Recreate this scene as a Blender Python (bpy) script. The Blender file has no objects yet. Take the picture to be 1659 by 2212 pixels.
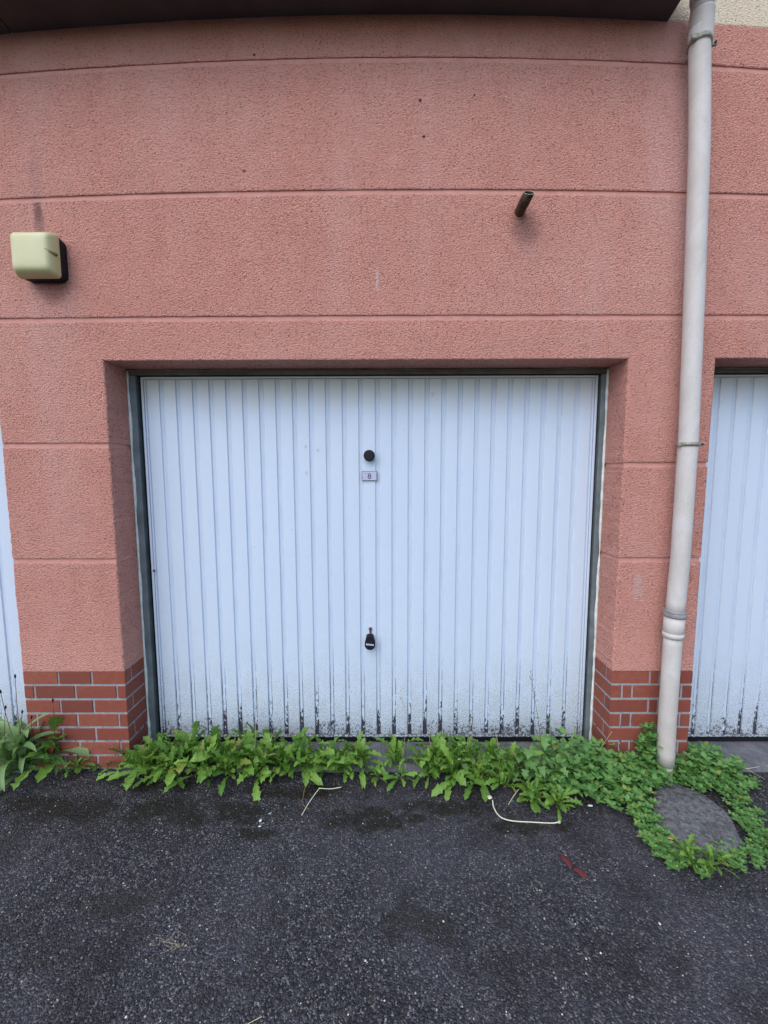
import bpy, bmesh, math, random
from mathutils import Vector, Matrix, noise
R = math.radians
random.seed(7)
S = bpy.context.scene
C = S.collection

# ------------------------------------------------------------------ camera
PITCH, YAW, ROLL, CAMH, DIST = 5.524, 0.225, -0.170, 1.4969, 1.95
cam = bpy.data.cameras.new('camera')
co = bpy.data.objects.new('camera', cam); C.objects.link(co)
co.matrix_world = (Matrix.Translation((0, -DIST, CAMH)) @ Matrix.Rotation(R(YAW), 4, 'Z')
                   @ Matrix.Rotation(R(90 - PITCH), 4, 'X') @ Matrix.Rotation(R(ROLL), 4, 'Z'))
cam.sensor_fit = 'VERTICAL'; cam.sensor_height = 36; cam.lens = 890 / 2212 * 36
cam.clip_start = 0.02; cam.clip_end = 500
S.camera = co
S.render.resolution_x, S.render.resolution_y = 768, 1024

# ------------------------------------------------------------------ light
SUN_EL, SUN_AZ = 52, 212           # azimuth clockwise from +Y; 180 would be straight in front of the wall
w = bpy.data.worlds.new('World'); S.world = w; w.use_nodes = True
wn = w.node_tree; wn.nodes.clear()
sky = wn.nodes.new('ShaderNodeTexSky'); sky.sky_type = 'NISHITA'; sky.sun_disc = False
sky.sun_elevation = R(SUN_EL); sky.sun_rotation = R(SUN_AZ)
sky.air_density = 1.0; sky.dust_density = 1.6; sky.ozone_density = 1.0
bgn = wn.nodes.new('ShaderNodeBackground'); bgn.inputs['Strength'].default_value = 0.125
wo = wn.nodes.new('ShaderNodeOutputWorld')
wn.links.new(sky.outputs[0], bgn.inputs[0]); wn.links.new(bgn.outputs[0], wo.inputs[0])
sl = bpy.data.lights.new('sun', 'SUN'); sl.energy = 0.75; sl.angle = R(70); sl.color = (1, 0.97, 0.93)
so = bpy.data.objects.new('sun', sl); C.objects.link(so)
sd = Vector((math.sin(R(SUN_AZ)) * math.cos(R(SUN_EL)), math.cos(R(SUN_AZ)) * math.cos(R(SUN_EL)), math.sin(R(SUN_EL))))
so.rotation_euler = sd.to_track_quat('Z', 'Y').to_euler()
S.view_settings.view_transform = 'Standard'; S.view_settings.look = 'None'
S.view_settings.exposure = 0.95; S.view_settings.gamma = 1
S.view_settings.use_curve_mapping = False
S.render.engine = 'CYCLES'

# ------------------------------------------------------------------ helpers
CAMM = co.matrix_world.copy()
def ray(px, py):
    d = Vector(((px - 829.5) / 890, -(py - 1106) / 890, -1)); return CAMM.to_3x3() @ d
def at(px, py, Y=0.0):
    d = ray(px, py); o = CAMM.translation; t = (Y - o.y) / d.y; return o + d * t
def gr(px, py, z=0.0):
    d = ray(px, py); o = CAMM.translation; t = (z - o.z) / d.z; return o + d * t

def tag(o, label=None, cat=None, group=None, kind=None):
    if label: o['label'] = label
    if cat: o['category'] = cat
    if group: o['group'] = group
    if kind: o['kind'] = kind
    return o
def link(name, data, parent=None, loc=None):
    o = bpy.data.objects.new(name, data); C.objects.link(o)
    if parent: o.parent = parent
    if loc is not None: o.location = loc
    return o
def empty(name, loc=(0, 0, 0), rz=0):
    o = bpy.data.objects.new(name, None); C.objects.link(o); o.location = loc; o.rotation_euler = (0, 0, rz)
    o.empty_display_size = .1
    return o

class MB:
    def __init__(s): s.v = []; s.f = []; s.sm = []; s.uv = None
    def add(s, vs, fs, smooth=False):
        n = len(s.v); s.v += [tuple(v) for v in vs]
        for f in fs: s.f.append(tuple(i + n for i in f)); s.sm.append(smooth)
    def box(s, x0, x1, y0, y1, z0, z1):
        s.add([(x0, y0, z0), (x1, y0, z0), (x1, y1, z0), (x0, y1, z0), (x0, y0, z1), (x1, y0, z1), (x1, y1, z1), (x0, y1, z1)],
              [(0, 3, 2, 1), (4, 5, 6, 7), (0, 1, 5, 4), (1, 2, 6, 5), (2, 3, 7, 6), (3, 0, 4, 7)])
    def bevbox(s, x0, x1, y0, y1, z0, z1, b=.003):
        bm = bmesh.new(); bmesh.ops.create_cube(bm, size=1)
        for v in bm.verts: v.co = Vector((x0 if v.co.x < 0 else x1, y0 if v.co.y < 0 else y1, z0 if v.co.z < 0 else z1))
        bmesh.ops.bevel(bm, geom=bm.edges[:], offset=b, segments=1, affect='EDGES')
        s.bm(bm)
    def bm(s, bm, smooth=False):
        bm.verts.index_update(); s.add([v.co for v in bm.verts], [[v.index for v in f.verts] for f in bm.faces], smooth); bm.free()
    def tube(s, pts, rs, n=8, caps=True, smooth=True):
        pts = [Vector(p) for p in pts]
        if not hasattr(rs, '__len__'): rs = [rs] * len(pts)
        base = len(s.v); T0 = (pts[1] - pts[0]).normalized()
        up = Vector((0, 0, 1)) if abs(T0.z) < .9 else Vector((0, 1, 0))
        N = T0.cross(up).normalized()
        for i, p in enumerate(pts):
            a = pts[max(i - 1, 0)]; b = pts[min(i + 1, len(pts) - 1)]
            T = (b - a)
            T = T.normalized() if T.length > 1e-9 else T0
            N = (N - T * N.dot(T)).normalized(); B = T.cross(N)
            for k in range(n):
                q = 2 * math.pi * k / n
                s.v.append(tuple(p + (N * math.cos(q) + B * math.sin(q)) * rs[i]))
        for i in range(len(pts) - 1):
            for k in range(n):
                a = base + i * n + k; b = base + i * n + (k + 1) % n
                s.f.append((a, b, b + n, a + n)); s.sm.append(smooth)
        if caps:
            s.f.append(tuple(base + k for k in reversed(range(n)))); s.sm.append(False)
            s.f.append(tuple(base + (len(pts) - 1) * n + k for k in range(n))); s.sm.append(False)
    def prism(s, poly, y0, y1):       # poly in (x,z), counter clockwise seen from -Y
        n = len(poly)
        s.add([(x, y0, z) for x, z in poly] + [(x, y1, z) for x, z in poly],
              [tuple(range(n)), tuple(range(2 * n - 1, n - 1, -1))] + [(i, i + n, (i + 1) % n + n, (i + 1) % n) for i in range(n)])
    def mesh(s, name, m):
        me = bpy.data.meshes.new(name); me.from_pydata(s.v, [], s.f)
        me.polygons.foreach_set('use_smooth', s.sm)
        if m: me.materials.append(m)
        me.update(); return me
    def build(s, name, m, parent=None, loc=None): return link(name, s.mesh(name, m), parent, loc)

# ------------------------------------------------------------------ material helpers
class NT:
    def __init__(s, name):
        s.m = bpy.data.materials.new(name); s.m.use_nodes = True; s.t = s.m.node_tree
        s.p = s.t.nodes['Principled BSDF']; s.out = s.t.nodes['Material Output']
        s.co = s.n('ShaderNodeTexCoord').outputs['Object']
    def n(s, ty, **k):
        n = s.t.nodes.new(ty)
        for a, b in k.items(): setattr(n, a, b)
        return n
    def L(s, a, b):
        if isinstance(a, (int, float)): b.default_value = a
        elif isinstance(a, tuple): b.default_value = a if len(a) == 4 or b.type == 'VECTOR' else (*a, 1)
        else: s.t.links.new(a, b)
    def noise(s, scale, detail=4, rough=.55, vec=None, out=0, dist=0):
        n = s.n('ShaderNodeTexNoise'); s.L(vec or s.co, n.inputs['Vector'])
        n.inputs['Scale'].default_value = scale; n.inputs['Detail'].default_value = detail
        n.inputs['Roughness'].default_value = rough; n.inputs['Distortion'].default_value = dist
        return n.outputs[out]
    def vor(s, scale, out='Distance', vec=None, feature='F1', rnd=1):
        n = s.n('ShaderNodeTexVoronoi', feature=feature); s.L(vec or s.co, n.inputs['Vector'])
        n.inputs['Scale'].default_value = scale; n.inputs['Randomness'].default_value = rnd
        return n.outputs[out]
    def mapr(s, v, a, b, c=0, d=1, smooth=False):
        n = s.n('ShaderNodeMapRange'); n.clamp = True
        if smooth: n.interpolation_type = 'SMOOTHSTEP'
        s.L(v, n.inputs[0])
        for i, q in enumerate((a, b, c, d)): s.L(q, n.inputs[i + 1])
        return n.outputs[0]
    def math(s, op, a, b=0.0, clamp=False):
        n = s.n('ShaderNodeMath', operation=op); n.use_clamp = clamp; s.L(a, n.inputs[0]); s.L(b, n.inputs[1]); return n.outputs[0]
    def mix(s, f, a, b, mode='MIX'):
        n = s.n('ShaderNodeMix', data_type='RGBA', blend_type=mode); s.L(f, n.inputs[0]); s.L(a, n.inputs[6]); s.L(b, n.inputs[7]); return n.outputs[2]
    def ramp(s, v, stops):
        n = s.n('ShaderNodeValToRGB'); s.L(v, n.inputs[0]); e = n.color_ramp.elements
        while len(e) < len(stops): e.new(.5)
        for i, (p, c) in enumerate(stops): e[i].position = p; e[i].color = (*c, 1)
        return n.outputs[0]
    def sep(s, vec=None):
        n = s.n('ShaderNodeSeparateXYZ'); s.L(vec or s.co, n.inputs[0]); return n.outputs
    def scale(s, v3, vec=None):
        n = s.n('ShaderNodeMapping'); s.L(vec or s.co, n.inputs['Vector']); n.inputs['Scale'].default_value = v3; return n.outputs[0]
    def bump(s, h, strength=.5, dist=.003, normal=None):
        n = s.n('ShaderNodeBump'); s.L(h, n.inputs['Height']); n.inputs['Strength'].default_value = strength
        n.inputs['Distance'].default_value = dist
        if normal: s.L(normal, n.inputs['Normal'])
        return n.outputs[0]
    def blob(s, cx, cz, rx, rz, edge=.5, warp=.35, wscale=18, vec=None):
        """mask of a stain centred at (cx, cz) with noisy border"""
        x, y, z = s.sep(vec)
        dx = s.math('DIVIDE', s.math('SUBTRACT', x, cx), rx); dz = s.math('DIVIDE', s.math('SUBTRACT', z, cz), rz)
        r = s.math('SQRT', s.math('ADD', s.math('MULTIPLY', dx, dx), s.math('MULTIPLY', dz, dz)))
        nz = s.math('MULTIPLY', s.math('SUBTRACT', s.noise(wscale, 5, .65), .5), warp * 4)
        return s.mapr(s.math('ADD', r, nz), 1 - edge, 1 + edge, 1, 0, True)
    def rand(s): return s.n('ShaderNodeObjectInfo').outputs['Random']
    def done(s, col, rough=.8, normal=None, spec=.3, metal=0):
        s.L(col, s.p.inputs['Base Color']); s.L(rough, s.p.inputs['Roughness'])
        s.p.inputs['Specular IOR Level'].default_value = spec; s.p.inputs['Metallic'].default_value = metal
        if normal: s.L(normal, s.p.inputs['Normal'])
        return s.m
def plain(name, col, rough=.6, spec=.3, metal=0, var=.12, sc=30, bs=.15):
    t = NT(name); n = t.noise(sc, 5)
    c = t.mix(1.0, col, t.ramp(n, [(.3, (1 - var,) * 3), (.7, (1 + var,) * 3)]), 'MULTIPLY')
    return t.done(c, rough, t.bump(t.noise(sc * 6, 3), bs, .001), spec, metal)

M = {}
def render_mat(name, col, dark, light, stains_and_light=True):
    t = NT(name)
    warp = t.scale((1, 1, 1.25))
    big = t.noise(1.1, 4, .6); mid = t.noise(9, 5, .6)
    grain = t.noise(130, 4, .65, warp); grain2 = t.noise(260, 2, .6)
    # pits torn out by the scraping float
    pit = t.noise(82, 3, .6, warp, dist=.15)
    pitm = t.mapr(pit, .60, .70)
    pv = t.noise(135, 2, .5, t.scale((.8, .8, 1.5)), dist=.3)
    pitm2 = t.mapr(pv, .60, .69)
    c = t.mix(t.mapr(big, .35, .68), col, light)
    c = t.mix(t.math('MULTIPLY', t.mapr(mid, .4, .75), .35), c, dark)
    c = t.mix(t.mapr(grain, .38, .68, 0, .45), c, tuple(min(1, q * 1.35) for q in col))
    c = t.mix(t.mapr(grain2, .5, .28, 0, .35), c, dark)
    c = t.mix(t.math('MULTIPLY', t.math('MAXIMUM', pitm, pitm2), .85), c, tuple(q * .30 for q in col))
    # rain wash and uneven fading in tall soft runs
    run = t.noise(2.2, 5, .62, t.scale((1.6, 1, .35)))
    c = t.mix(t.mapr(run, .48, .70, 0, .38), c, tuple(min(1, q * k) for q, k in zip(light, (1.04, 1.22, 1.3))))
    c = t.mix(t.mapr(t.noise(3.4, 6, .7, t.scale((1.2, 1, .5))), .54, .72, 0, .30), c, dark)
    # quartz grains
    vc = t.vor(95, 'Color'); vd = t.vor(95, 'Distance')
    pick = t.math('GREATER_THAN', t.sep(vc)[0], .982); near = t.math('LESS_THAN', vd, .22)
    c = t.mix(t.math('MULTIPLY', t.math('MULTIPLY', pick, near), .8), c, (.78, .66, .6))
    if stains_and_light:
        for (cx, cz, rx, rz, k, colr) in WALL_MARKS:
            m = t.math('MULTIPLY', t.blob(cx, cz, rx, rz, .55, .3, 14), k)
            c = t.mix(m, c, colr)
        # skylight past the soffit end, painted as a paler band beside the downpipe
        x, y, z = t.sep()
        m = t.math('MULTIPLY', t.mapr(t.math('ADD', x, t.math('MULTIPLY', t.noise(3.5, 5, .65), .34)), 1.22, 1.54, 0, 1, True), t.mapr(x, 1.40, 1.37))
        m = t.math('MULTIPLY', m, t.mapr(z, 1.6, 3.0, .08, .5, True))
        c = t.mix(m, c, (.66, .43, .41))
        # painted shade and orange staining under the soffit
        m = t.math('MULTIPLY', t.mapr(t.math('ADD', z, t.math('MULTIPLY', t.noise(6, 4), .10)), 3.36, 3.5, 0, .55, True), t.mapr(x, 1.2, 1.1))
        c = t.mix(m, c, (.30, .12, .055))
        # splash dirt low down, faded above
        m = t.mapr(t.math('ADD', z, t.math('MULTIPLY', t.noise(7, 4), .5)), .65, 1.3, .28, 0, True)
        c = t.mix(m, c, tuple(min(1, q * 1.25) for q in light))
    h = t.math('ADD', t.math('MULTIPLY', grain, 1.0), t.math('MULTIPLY', grain2, .45))
    h = t.math('SUBTRACT', h, t.math('MULTIPLY', t.math('MAXIMUM', pitm, pitm2), 1.2))
    h = t.math('SUBTRACT', h, t.math('MULTIPLY', t.vor(140, vec=warp), 1.1))
    return t.done(c, .92, t.bump(h, *((.62, .008) if stains_and_light else (.5, .006))), .15)
WALL_MARKS = [  # stains, scratches and holes, plus darker patches below lamp and pipe stub
    (-1.545, 2.62, .020, .09, .40, (.12, .07, .065)), (-1.545, 2.66, .018, .05, .5, (.11, .07, .065)), (-1.545, 2.80, .03, .1, .25, (.30, .17, .16)),
    (-1.50, 2.33, .06, .06, .45, (.16, .06, .05)),
    (-.035, 2.36, .006, .05, .8, (.62, .45, .42)),
    (.625, 2.585, .06, .07, .45, (.17, .08, .07)), (1.22, 1.03 - .1, .025, .05, .5, (.55, .38, .36)),
    (1.215, .98, .02, .03, .4, (.6, .42, .40)), (1.47, 1.05, .02, .006, .8, (.7, .5, .47)), (1.49, 1.25, .02, .03, .3, (.55, .38, .36)),
    (.155, 3.10, .006, .007, 1, (.05, .02, .02)), (.172, 2.955, .007, .006, 1, (.05, .02, .02)), (-.56, 3.285, .006, .005, 1, (.05, .02, .02)),
    (-.62, 2.82, .009, .006, .8, (.08, .03, .03)), (.39, 3.12, .004, .004, 1, (.06, .02, .02)),
]
M['render'] = render_mat('red_render', (.60, .274, .218), (.43, .178, .138), (.64, .325, .268))
M['groove'] = None
def groove_mat():
    t = NT('groove_render'); c = t.mix(t.mapr(t.noise(20, 5), .35, .7), (.66, .34, .29), (.58, .28, .235))  # paler than the wall: highlight along the lines painted into the colour
    c = t.mix(t.mapr(t.noise(200, 3), .55, .75, 0, .4), c, (.25, .09, .07))
    return t.done(c, .9, t.bump(t.noise(170, 4), .4, .003), .15)
M['groove'] = groove_mat()
M['cream'] = render_mat('cream_render', (.70, .59, .44), (.56, .46, .34), (.74, .65, .51), False)

def brick_mat():
    t = NT('fired_brick'); r = t.rand()
    c = t.ramp(r, [(0, (.20, .058, .040)), (.3, (.30, .082, .052)), (.6, (.255, .068, .045)), (1, (.345, .105, .068))])
    c = t.mix(t.mapr(t.noise(40, 5, .6), .35, .75, 0, .5), c, (.19, .050, .032))
    c = t.mix(t.mapr(t.noise(300, 2), .62, .75, 0, .45), c, (.12, .035, .025))
    c = t.mix(t.mapr(t.noise(14, 5, .65, dist=.6), .58, .78, 0, .3), c, (.40, .20, .16))
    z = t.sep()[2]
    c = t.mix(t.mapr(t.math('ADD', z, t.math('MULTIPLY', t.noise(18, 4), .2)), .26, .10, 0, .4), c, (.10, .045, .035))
    return t.done(c, t.mapr(t.noise(60, 3), .3, .7, .5, .75), t.bump(t.noise(260, 4), .35, .0015), .35)
M['brick'] = brick_mat()
def mortar_mat():
    t = NT('grey_mortar'); c = t.mix(t.mapr(t.noise(50, 4), .35, .7), (.29, .295, .32), (.40, .405, .43))
    m = t.math('MULTIPLY', t.mapr(t.noise(26, 5, .7), .52, .62), t.mapr(t.sep()[2], .30, .12))
    c = t.mix(m, c, (.035, .035, .03))
    return t.done(c, .95, t.bump(t.noise(300, 4), .5, .002), .1)
M['mortar'] = mortar_mat()

def door_mat(name='door_paint', rail=False):
    t = NT(name)
    x, y, z = t.sep()
    c = t.mix(t.mapr(t.noise(3, 4, .6, t.scale((1, 1, .35))), .3, .75), (.60, .70, .84), (.64, .735, .86))
    c = t.mix(t.mapr(t.noise(26, 5, .7), .5, .8, 0, .22), c, (.49, .59, .73))
    # yellowed dirt and painted shade below the head
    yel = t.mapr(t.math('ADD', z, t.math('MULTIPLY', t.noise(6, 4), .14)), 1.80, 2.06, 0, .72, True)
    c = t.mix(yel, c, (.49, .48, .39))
    # rain-washed swirls: a paler web on the grime
    low = t.mapr(z, 1.0, .06, 0, 1)
    film = t.math('MULTIPLY', t.mapr(t.noise(14, 6, .7), .35, .7), t.math('MULTIPLY', t.math('POWER', low, 2.2), .85))
    c = t.mix(film, c, (.50, .555, .58))
    # algae spots, denser to the foot
    n1 = t.noise(210, 3, .7, t.scale((1, 1, .8)))
    thr = t.mapr(t.math('ADD', z, t.math('MULTIPLY', t.math('SUBTRACT', t.noise(9, 4), .5), .24)), .06, .85, .48, .68)
    sp = t.mapr(t.math('SUBTRACT', n1, thr), 0, .03)
    c = t.mix(t.math('MULTIPLY', sp, t.mapr(z, .85, .2, .3, .62)), c, (.19, .205, .20))
    n2 = t.noise(85, 5, .75)
    thr2 = t.mapr(t.math('ADD', z, t.math('MULTIPLY', t.math('SUBTRACT', t.noise(6.5, 4, .6), .5), .26)), .045, .30, .46, .80)
    sp2 = t.mapr(t.math('SUBTRACT', n2, thr2), 0, .035)
    c = t.mix(t.math('MULTIPLY', sp2, .84), c, (.055, .052, .055))
    # isolated fly spots
    vc = t.vor(16, 'Color'); vd = t.vor(16, 'Distance')
    c = t.mix(t.math('MULTIPLY', t.math('MULTIPLY', t.math('GREATER_THAN', t.sep(vc)[1], .86), t.math('LESS_THAN', vd, .035)), .7), c, (.12, .12, .15))
    for (px, py, rx, rz) in [(660, 965, .008, .009), (673, 968, .006, .01), (686, 973, .008, .009), (675, 981, .008, .007), (662, 1022, .006, .012), (935, 852, .008, .012), (780, 1028, .004, .012)]:
        p = at(px, py, .176)
        m = t.math('MULTIPLY', t.blob(p.x, p.z, rx, rz, .35, .3, 90), .55)
        c = t.mix(m, c, (.42, .45, .50))
    return t.done(c, t.mapr(sp2, 0, 1, .42, .9), t.bump(t.noise(12, 3), .08, .004), .4)
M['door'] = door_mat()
def chan_mat():
    t = NT('channel_paint'); x, y, z = t.sep()
    c = t.mix(t.mapr(t.noise(30, 5, .65, t.scale((1, 1, .2))), .4, .75), (.57, .67, .81), (.50, .595, .73))
    c = t.mix(t.mapr(t.math('ADD', z, t.math('MULTIPLY', t.noise(6, 4), .14)), 1.86, 2.08, 0, .6, True), c, (.41, .40, .33))  # same dirt and painted shade towards the head
    n2 = t.noise(75, 4, .7, t.scale((1, 1, .45)))
    thr = t.mapr(t.math('ADD', z, t.math('MULTIPLY', t.math('SUBTRACT', t.noise(13, 3, .6, t.scale((1, 1, .15))), .5), .4)), .05, .45, .36, .85)
    c = t.mix(t.math('MULTIPLY', t.mapr(t.math('SUBTRACT', n2, thr), 0, .04), .95), c, (.024, .020, .028))
    fr = t.math('FRACT', t.math('DIVIDE', t.math('SUBTRACT', x, -1.209), .08411))
    e1 = t.math('LESS_THAN', t.math('ABSOLUTE', t.math('SUBTRACT', fr, .782)), .022); e2 = t.math('LESS_THAN', t.math('ABSOLUTE', t.math('SUBTRACT', fr, .982)), .018)
    edge = t.math('MAXIMUM', e1, e2)
    hz = t.math('ADD', z, t.math('MULTIPLY', t.math('SUBTRACT', t.noise(16, 3, .6, t.scale((1, 1, .1))), .5), .7))
    ln = t.math('MULTIPLY', t.math('MULTIPLY', edge, t.mapr(hz, .50, .30)), t.mapr(t.noise(60, 3, .7, t.scale((1, 1, .4))), .36, .48))
    c = t.mix(t.math('MULTIPLY', ln, .93), c, (.024, .020, .028))
    return t.done(c, .6, None, .3)
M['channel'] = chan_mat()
M['frame'] = plain('grey_steel', (.15, .185, .20), .5, .4, 0, .25, 14)
def topframe():
    t = NT('grimy_steel'); c = t.mix(t.mapr(t.noise(9, 5, .7), .35, .7), (.10, .10, .085), (.17, .175, .155))
    return t.done(c, .8, t.bump(t.noise(80, 4), .3, .002), .2)
M['topframe'] = topframe()
M['black'] = plain('black_rubber_and_gap', (.008, .008, .011), .6, .3)
M['plastic'] = plain('black_plastic', (.010, .010, .016), .6, .3, 0, .1, 60, .08)
M['caulk'] = plain('white_sealant', (.70, .76, .74), .6, .3, 0, .2, 25, .4)
M['bead_dirty'] = plain('weathered_sealant', (.20, .20, .16), .9, .2, 0, .3, 30, .4)
M['brass'] = plain('dull_brass', (.22, .15, .14), .38, .5, .7, .15, 80)
M['plate'] = plain('plate_face', (.50, .52, .68), .5, .5, 0, .05, 40, .03)
M['ink'] = plain('navy_ink', (.010, .010, .045), .5, .3)
M['sticker'] = plain('white_sticker', (.62, .68, .80), .4, .4, 0, .05)

def pvc():
    t = NT('grey_pvc')
    n = t.noise(7, 6, .65, t.scale((1, 1, .5)), dist=1.2)
    c = t.mix(t.mapr(n, .38, .66), (.56, .53, .50), (.66, .635, .62))
    c = t.mix(t.mapr(t.noise(38, 5, .7, dist=.8), .50, .72, 0, .35), c, (.66, .64, .63))
    z = t.sep()[2]
    c = t.mix(t.mapr(z, .7, .1, 0, .35, True), c, (.46, .39, .33))
    c = t.mix(t.mapr(t.noise(220, 2), .64, .72, 0, .5), c, (.25, .22, .20))
    c = t.mix(t.mapr(t.math('ADD', z, t.math('MULTIPLY', t.noise(20, 4), .2)), 3.28, 3.5, 0, .3, True), c, (.33, .31, .30))
    return t.done(c, .55, t.bump(t.noise(60, 4), .12, .002), .35)
M['pvc'] = pvc()
M['pvc_grey'] = plain('grey_ring', (.30, .28, .29), .6, .3, 0, .25, 40)
M['clamp'] = plain('galvanised_clamp', (.33, .32, .27), .55, .4, .3, .3, 50)
M['fastener'] = plain('dark_screw', (.05, .05, .045), .5, .4, .5)

def lampmat():
    t = NT('yellowed_diffuser'); x, y, z = t.sep()
    c = t.mix(t.mapr(t.noise(9, 4, .6), .3, .7), (.62, .60, .33), (.67, .66, .42))
    edge = t.mapr(t.math('ADD', y, t.math('MULTIPLY', t.noise(20, 4), .015)), -.100, -.07, 0, .55, True)
    c = t.mix(edge, c, (.47, .43, .19))
    t.p.inputs['Subsurface Weight'].default_value = .15
    t.p.inputs['Subsurface Radius'].default_value = (.02, .02, .01)
    return t.done(c, .38, t.bump(t.noise(150, 2), .06, .001), .45)
M['diffuser'] = lampmat()
def rust():
    t = NT('corroded_iron'); x, y, z = t.sep()
    c = t.mix(t.mapr(t.noise(22, 5, .7), .38, .65), (.055, .030, .020), (.15, .12, .07))
    c = t.mix(t.mapr(t.noise(50, 4), .55, .7, 0, .7), c, (.045, .055, .06))
    return t.done(c, .7, t.bump(t.noise(120, 5), .6, .003), .35, .25)
M['rust'] = rust()
def soffit_mat():
    t = NT('brown_soffit_paint')
    c = t.mix(t.mapr(t.noise(5, 5, .65), .35, .7), (.080, .062, .064), (.105, .086, .088))
    fl = t.mapr(t.noise(16, 6, .75, dist=1.5), .54, .60)
    fl = t.math('MULTIPLY', fl, t.mapr(t.sep()[0], -.9, -1.5))
    c = t.mix(t.math('MULTIPLY', fl, .7), c, (.15, .08, .045))
    return t.done(c, .75, t.bump(t.noise(14, 5, .7), .4, .004), .25)
M['soffit'] = soffit_mat()

def asphalt():
    t = NT('worn_asphalt')
    x, y, z = t.sep()
    wv = t.n('ShaderNodeVectorMath', operation='ADD'); t.L(t.co, wv.inputs[0])
    nn = t.n('ShaderNodeVectorMath', operation='SCALE'); t.L(t.noise(60, 2, out='Color'), nn.inputs[0]); nn.inputs['Scale'].default_value = .006
    t.L(nn.outputs[0], wv.inputs[1]); V = wv.outputs[0]
    # coarse and fine chippings
    cc = t.sep(t.vor(105, 'Color', V)); cd = t.vor(105, 'Distance', V)
    fc = t.sep(t.vor(190, 'Color', V)); fd = t.vor(190, 'Distance', V)
    coarse = t.ramp(cc[0], [(0, (.008, .008, .012)), (.45, (.036, .036, .050)), (.72, (.094, .092, .120)), (.88, (.15, .15, .165)), (.95, (.28, .28, .27)), (1, (.60, .59, .55))])
    fine = t.ramp(fc[0], [(0, (.006, .006, .010)), (.55, (.028, .027, .037)), (.86, (.090, .088, .108)), (1, (.26, .26, .25))])
    stone = t.mapr(cd, .34, .46, 1, 0)
    c = t.mix(t.math('MULTIPLY', stone, t.math('GREATER_THAN', cc[1], .45)), fine, coarse)
    c = t.mix(t.mapr(t.noise(700, 2), .3, .7, .0, .3), c, (.012, .012, .016))
    # tinted stones
    c = t.mix(t.math('MULTIPLY', t.math('GREATER_THAN', cc[2], .90), .3), c, (.10, .075, .055))
    c = t.mix(t.math('MULTIPLY', t.math('LESS_THAN', cc[2], .07), .35), c, (.05, .09, .075))
    # worn paler zones and dark damp ones
    lo = t.noise(1.3, 5, .6); c = t.mix(t.mapr(lo, .44, .66, 0, .42), c, (.105, .102, .125))
    lo2 = t.noise(3.1, 5, .65); c = t.mix(t.mapr(lo2, .50, .64, 0, .60), c, (.015, .012, .013))
    # moss and humus near the wall
    near = t.mapr(t.math('ADD', y, t.math('MULTIPLY', t.math('SUBTRACT', t.noise(2.5, 4), .5), .5)), -.62, -.14, 0, 1, True)
    hum = t.math('MULTIPLY', near, t.mapr(t.noise(9, 6, .7), .42, .62))
    c = t.mix(t.math('MULTIPLY', hum, .50), c, (.014, .011, .009))
    xz = t.n('ShaderNodeCombineXYZ'); t.L(x, xz.inputs[0]); t.L(y, xz.inputs[2]); XZ = xz.outputs[0]
    for (px, py, rx, ry) in [(150, 1752, .26, .06), (640, 1712, .2, .03), (980, 1745, .2, .04), (350, 1748, .15, .06), (410, 1770, .12, .04), (520, 1756, .13, .045), (800, 1768, .18, .055), (900, 1770, .07, .03), (690, 1705, .10, .025), (330, 1700, .15, .03), (1130, 1790, .16, .03), (40, 1735, .1, .04), (560, 1800, .07, .025), (880, 2000, .16, .05), (230, 1950, .12, .04)]:
        g = gr(px, py); m = t.blob(g.x, g.y, rx, ry, .35, 1.0, 8, XZ)
        m = t.math('MULTIPLY', m, t.mapr(t.noise(26, 6, .75), .37, .46))
        k = .97 if py < 1850 else .55
        c = t.mix(t.math('MULTIPLY', m, k), c, t.mix(t.mapr(t.noise(70, 3), .45, .65), (.008, .007, .006), (.022, .020, .009)))
    h = t.math('SUBTRACT', t.math('MULTIPLY', stone, t.mapr(cc[1], .3, .8, .2, 1)), t.math('MULTIPLY', fd, .6))
    h = t.math('ADD', h, t.math('MULTIPLY', t.noise(35, 4), .8))
    return t.done(c, t.mapr(cc[0], 0, 1, .50, .8), t.bump(h, 1.0, .010), .4)
M['asphalt'] = asphalt()
def concrete(name, a, b, moss=.4, rough=.7, sc=18):
    t = NT(name); c = t.mix(t.mapr(t.noise(sc, 6, .75), .40, .62), a, b)
    c = t.mix(t.mapr(t.noise(160, 3), .56, .72, 0, .55), c, tuple(q * .4 for q in a))
    c = t.mix(t.mapr(t.noise(120, 2, vec=t.scale((1.3, 1, 1))), .66, .74, 0, .4), c, tuple(min(q * 2.0, 1) for q in b))
    c = t.mix(t.mapr(t.noise(5, 6, .7), .5, .68, 0, moss), c, (.03, .030, .02))
    return t.done(c, .88, t.bump(t.noise(130, 5, .7), rough, .004 * (1 + rough)), .2)
M['concrete'] = concrete('threshold_concrete', (.12, .125, .14), (.19, .195, .21))
M['slab'] = concrete('weathered_cement', (.085, .090, .096), (.24, .245, .25), .55, 1.0, 55)

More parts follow.
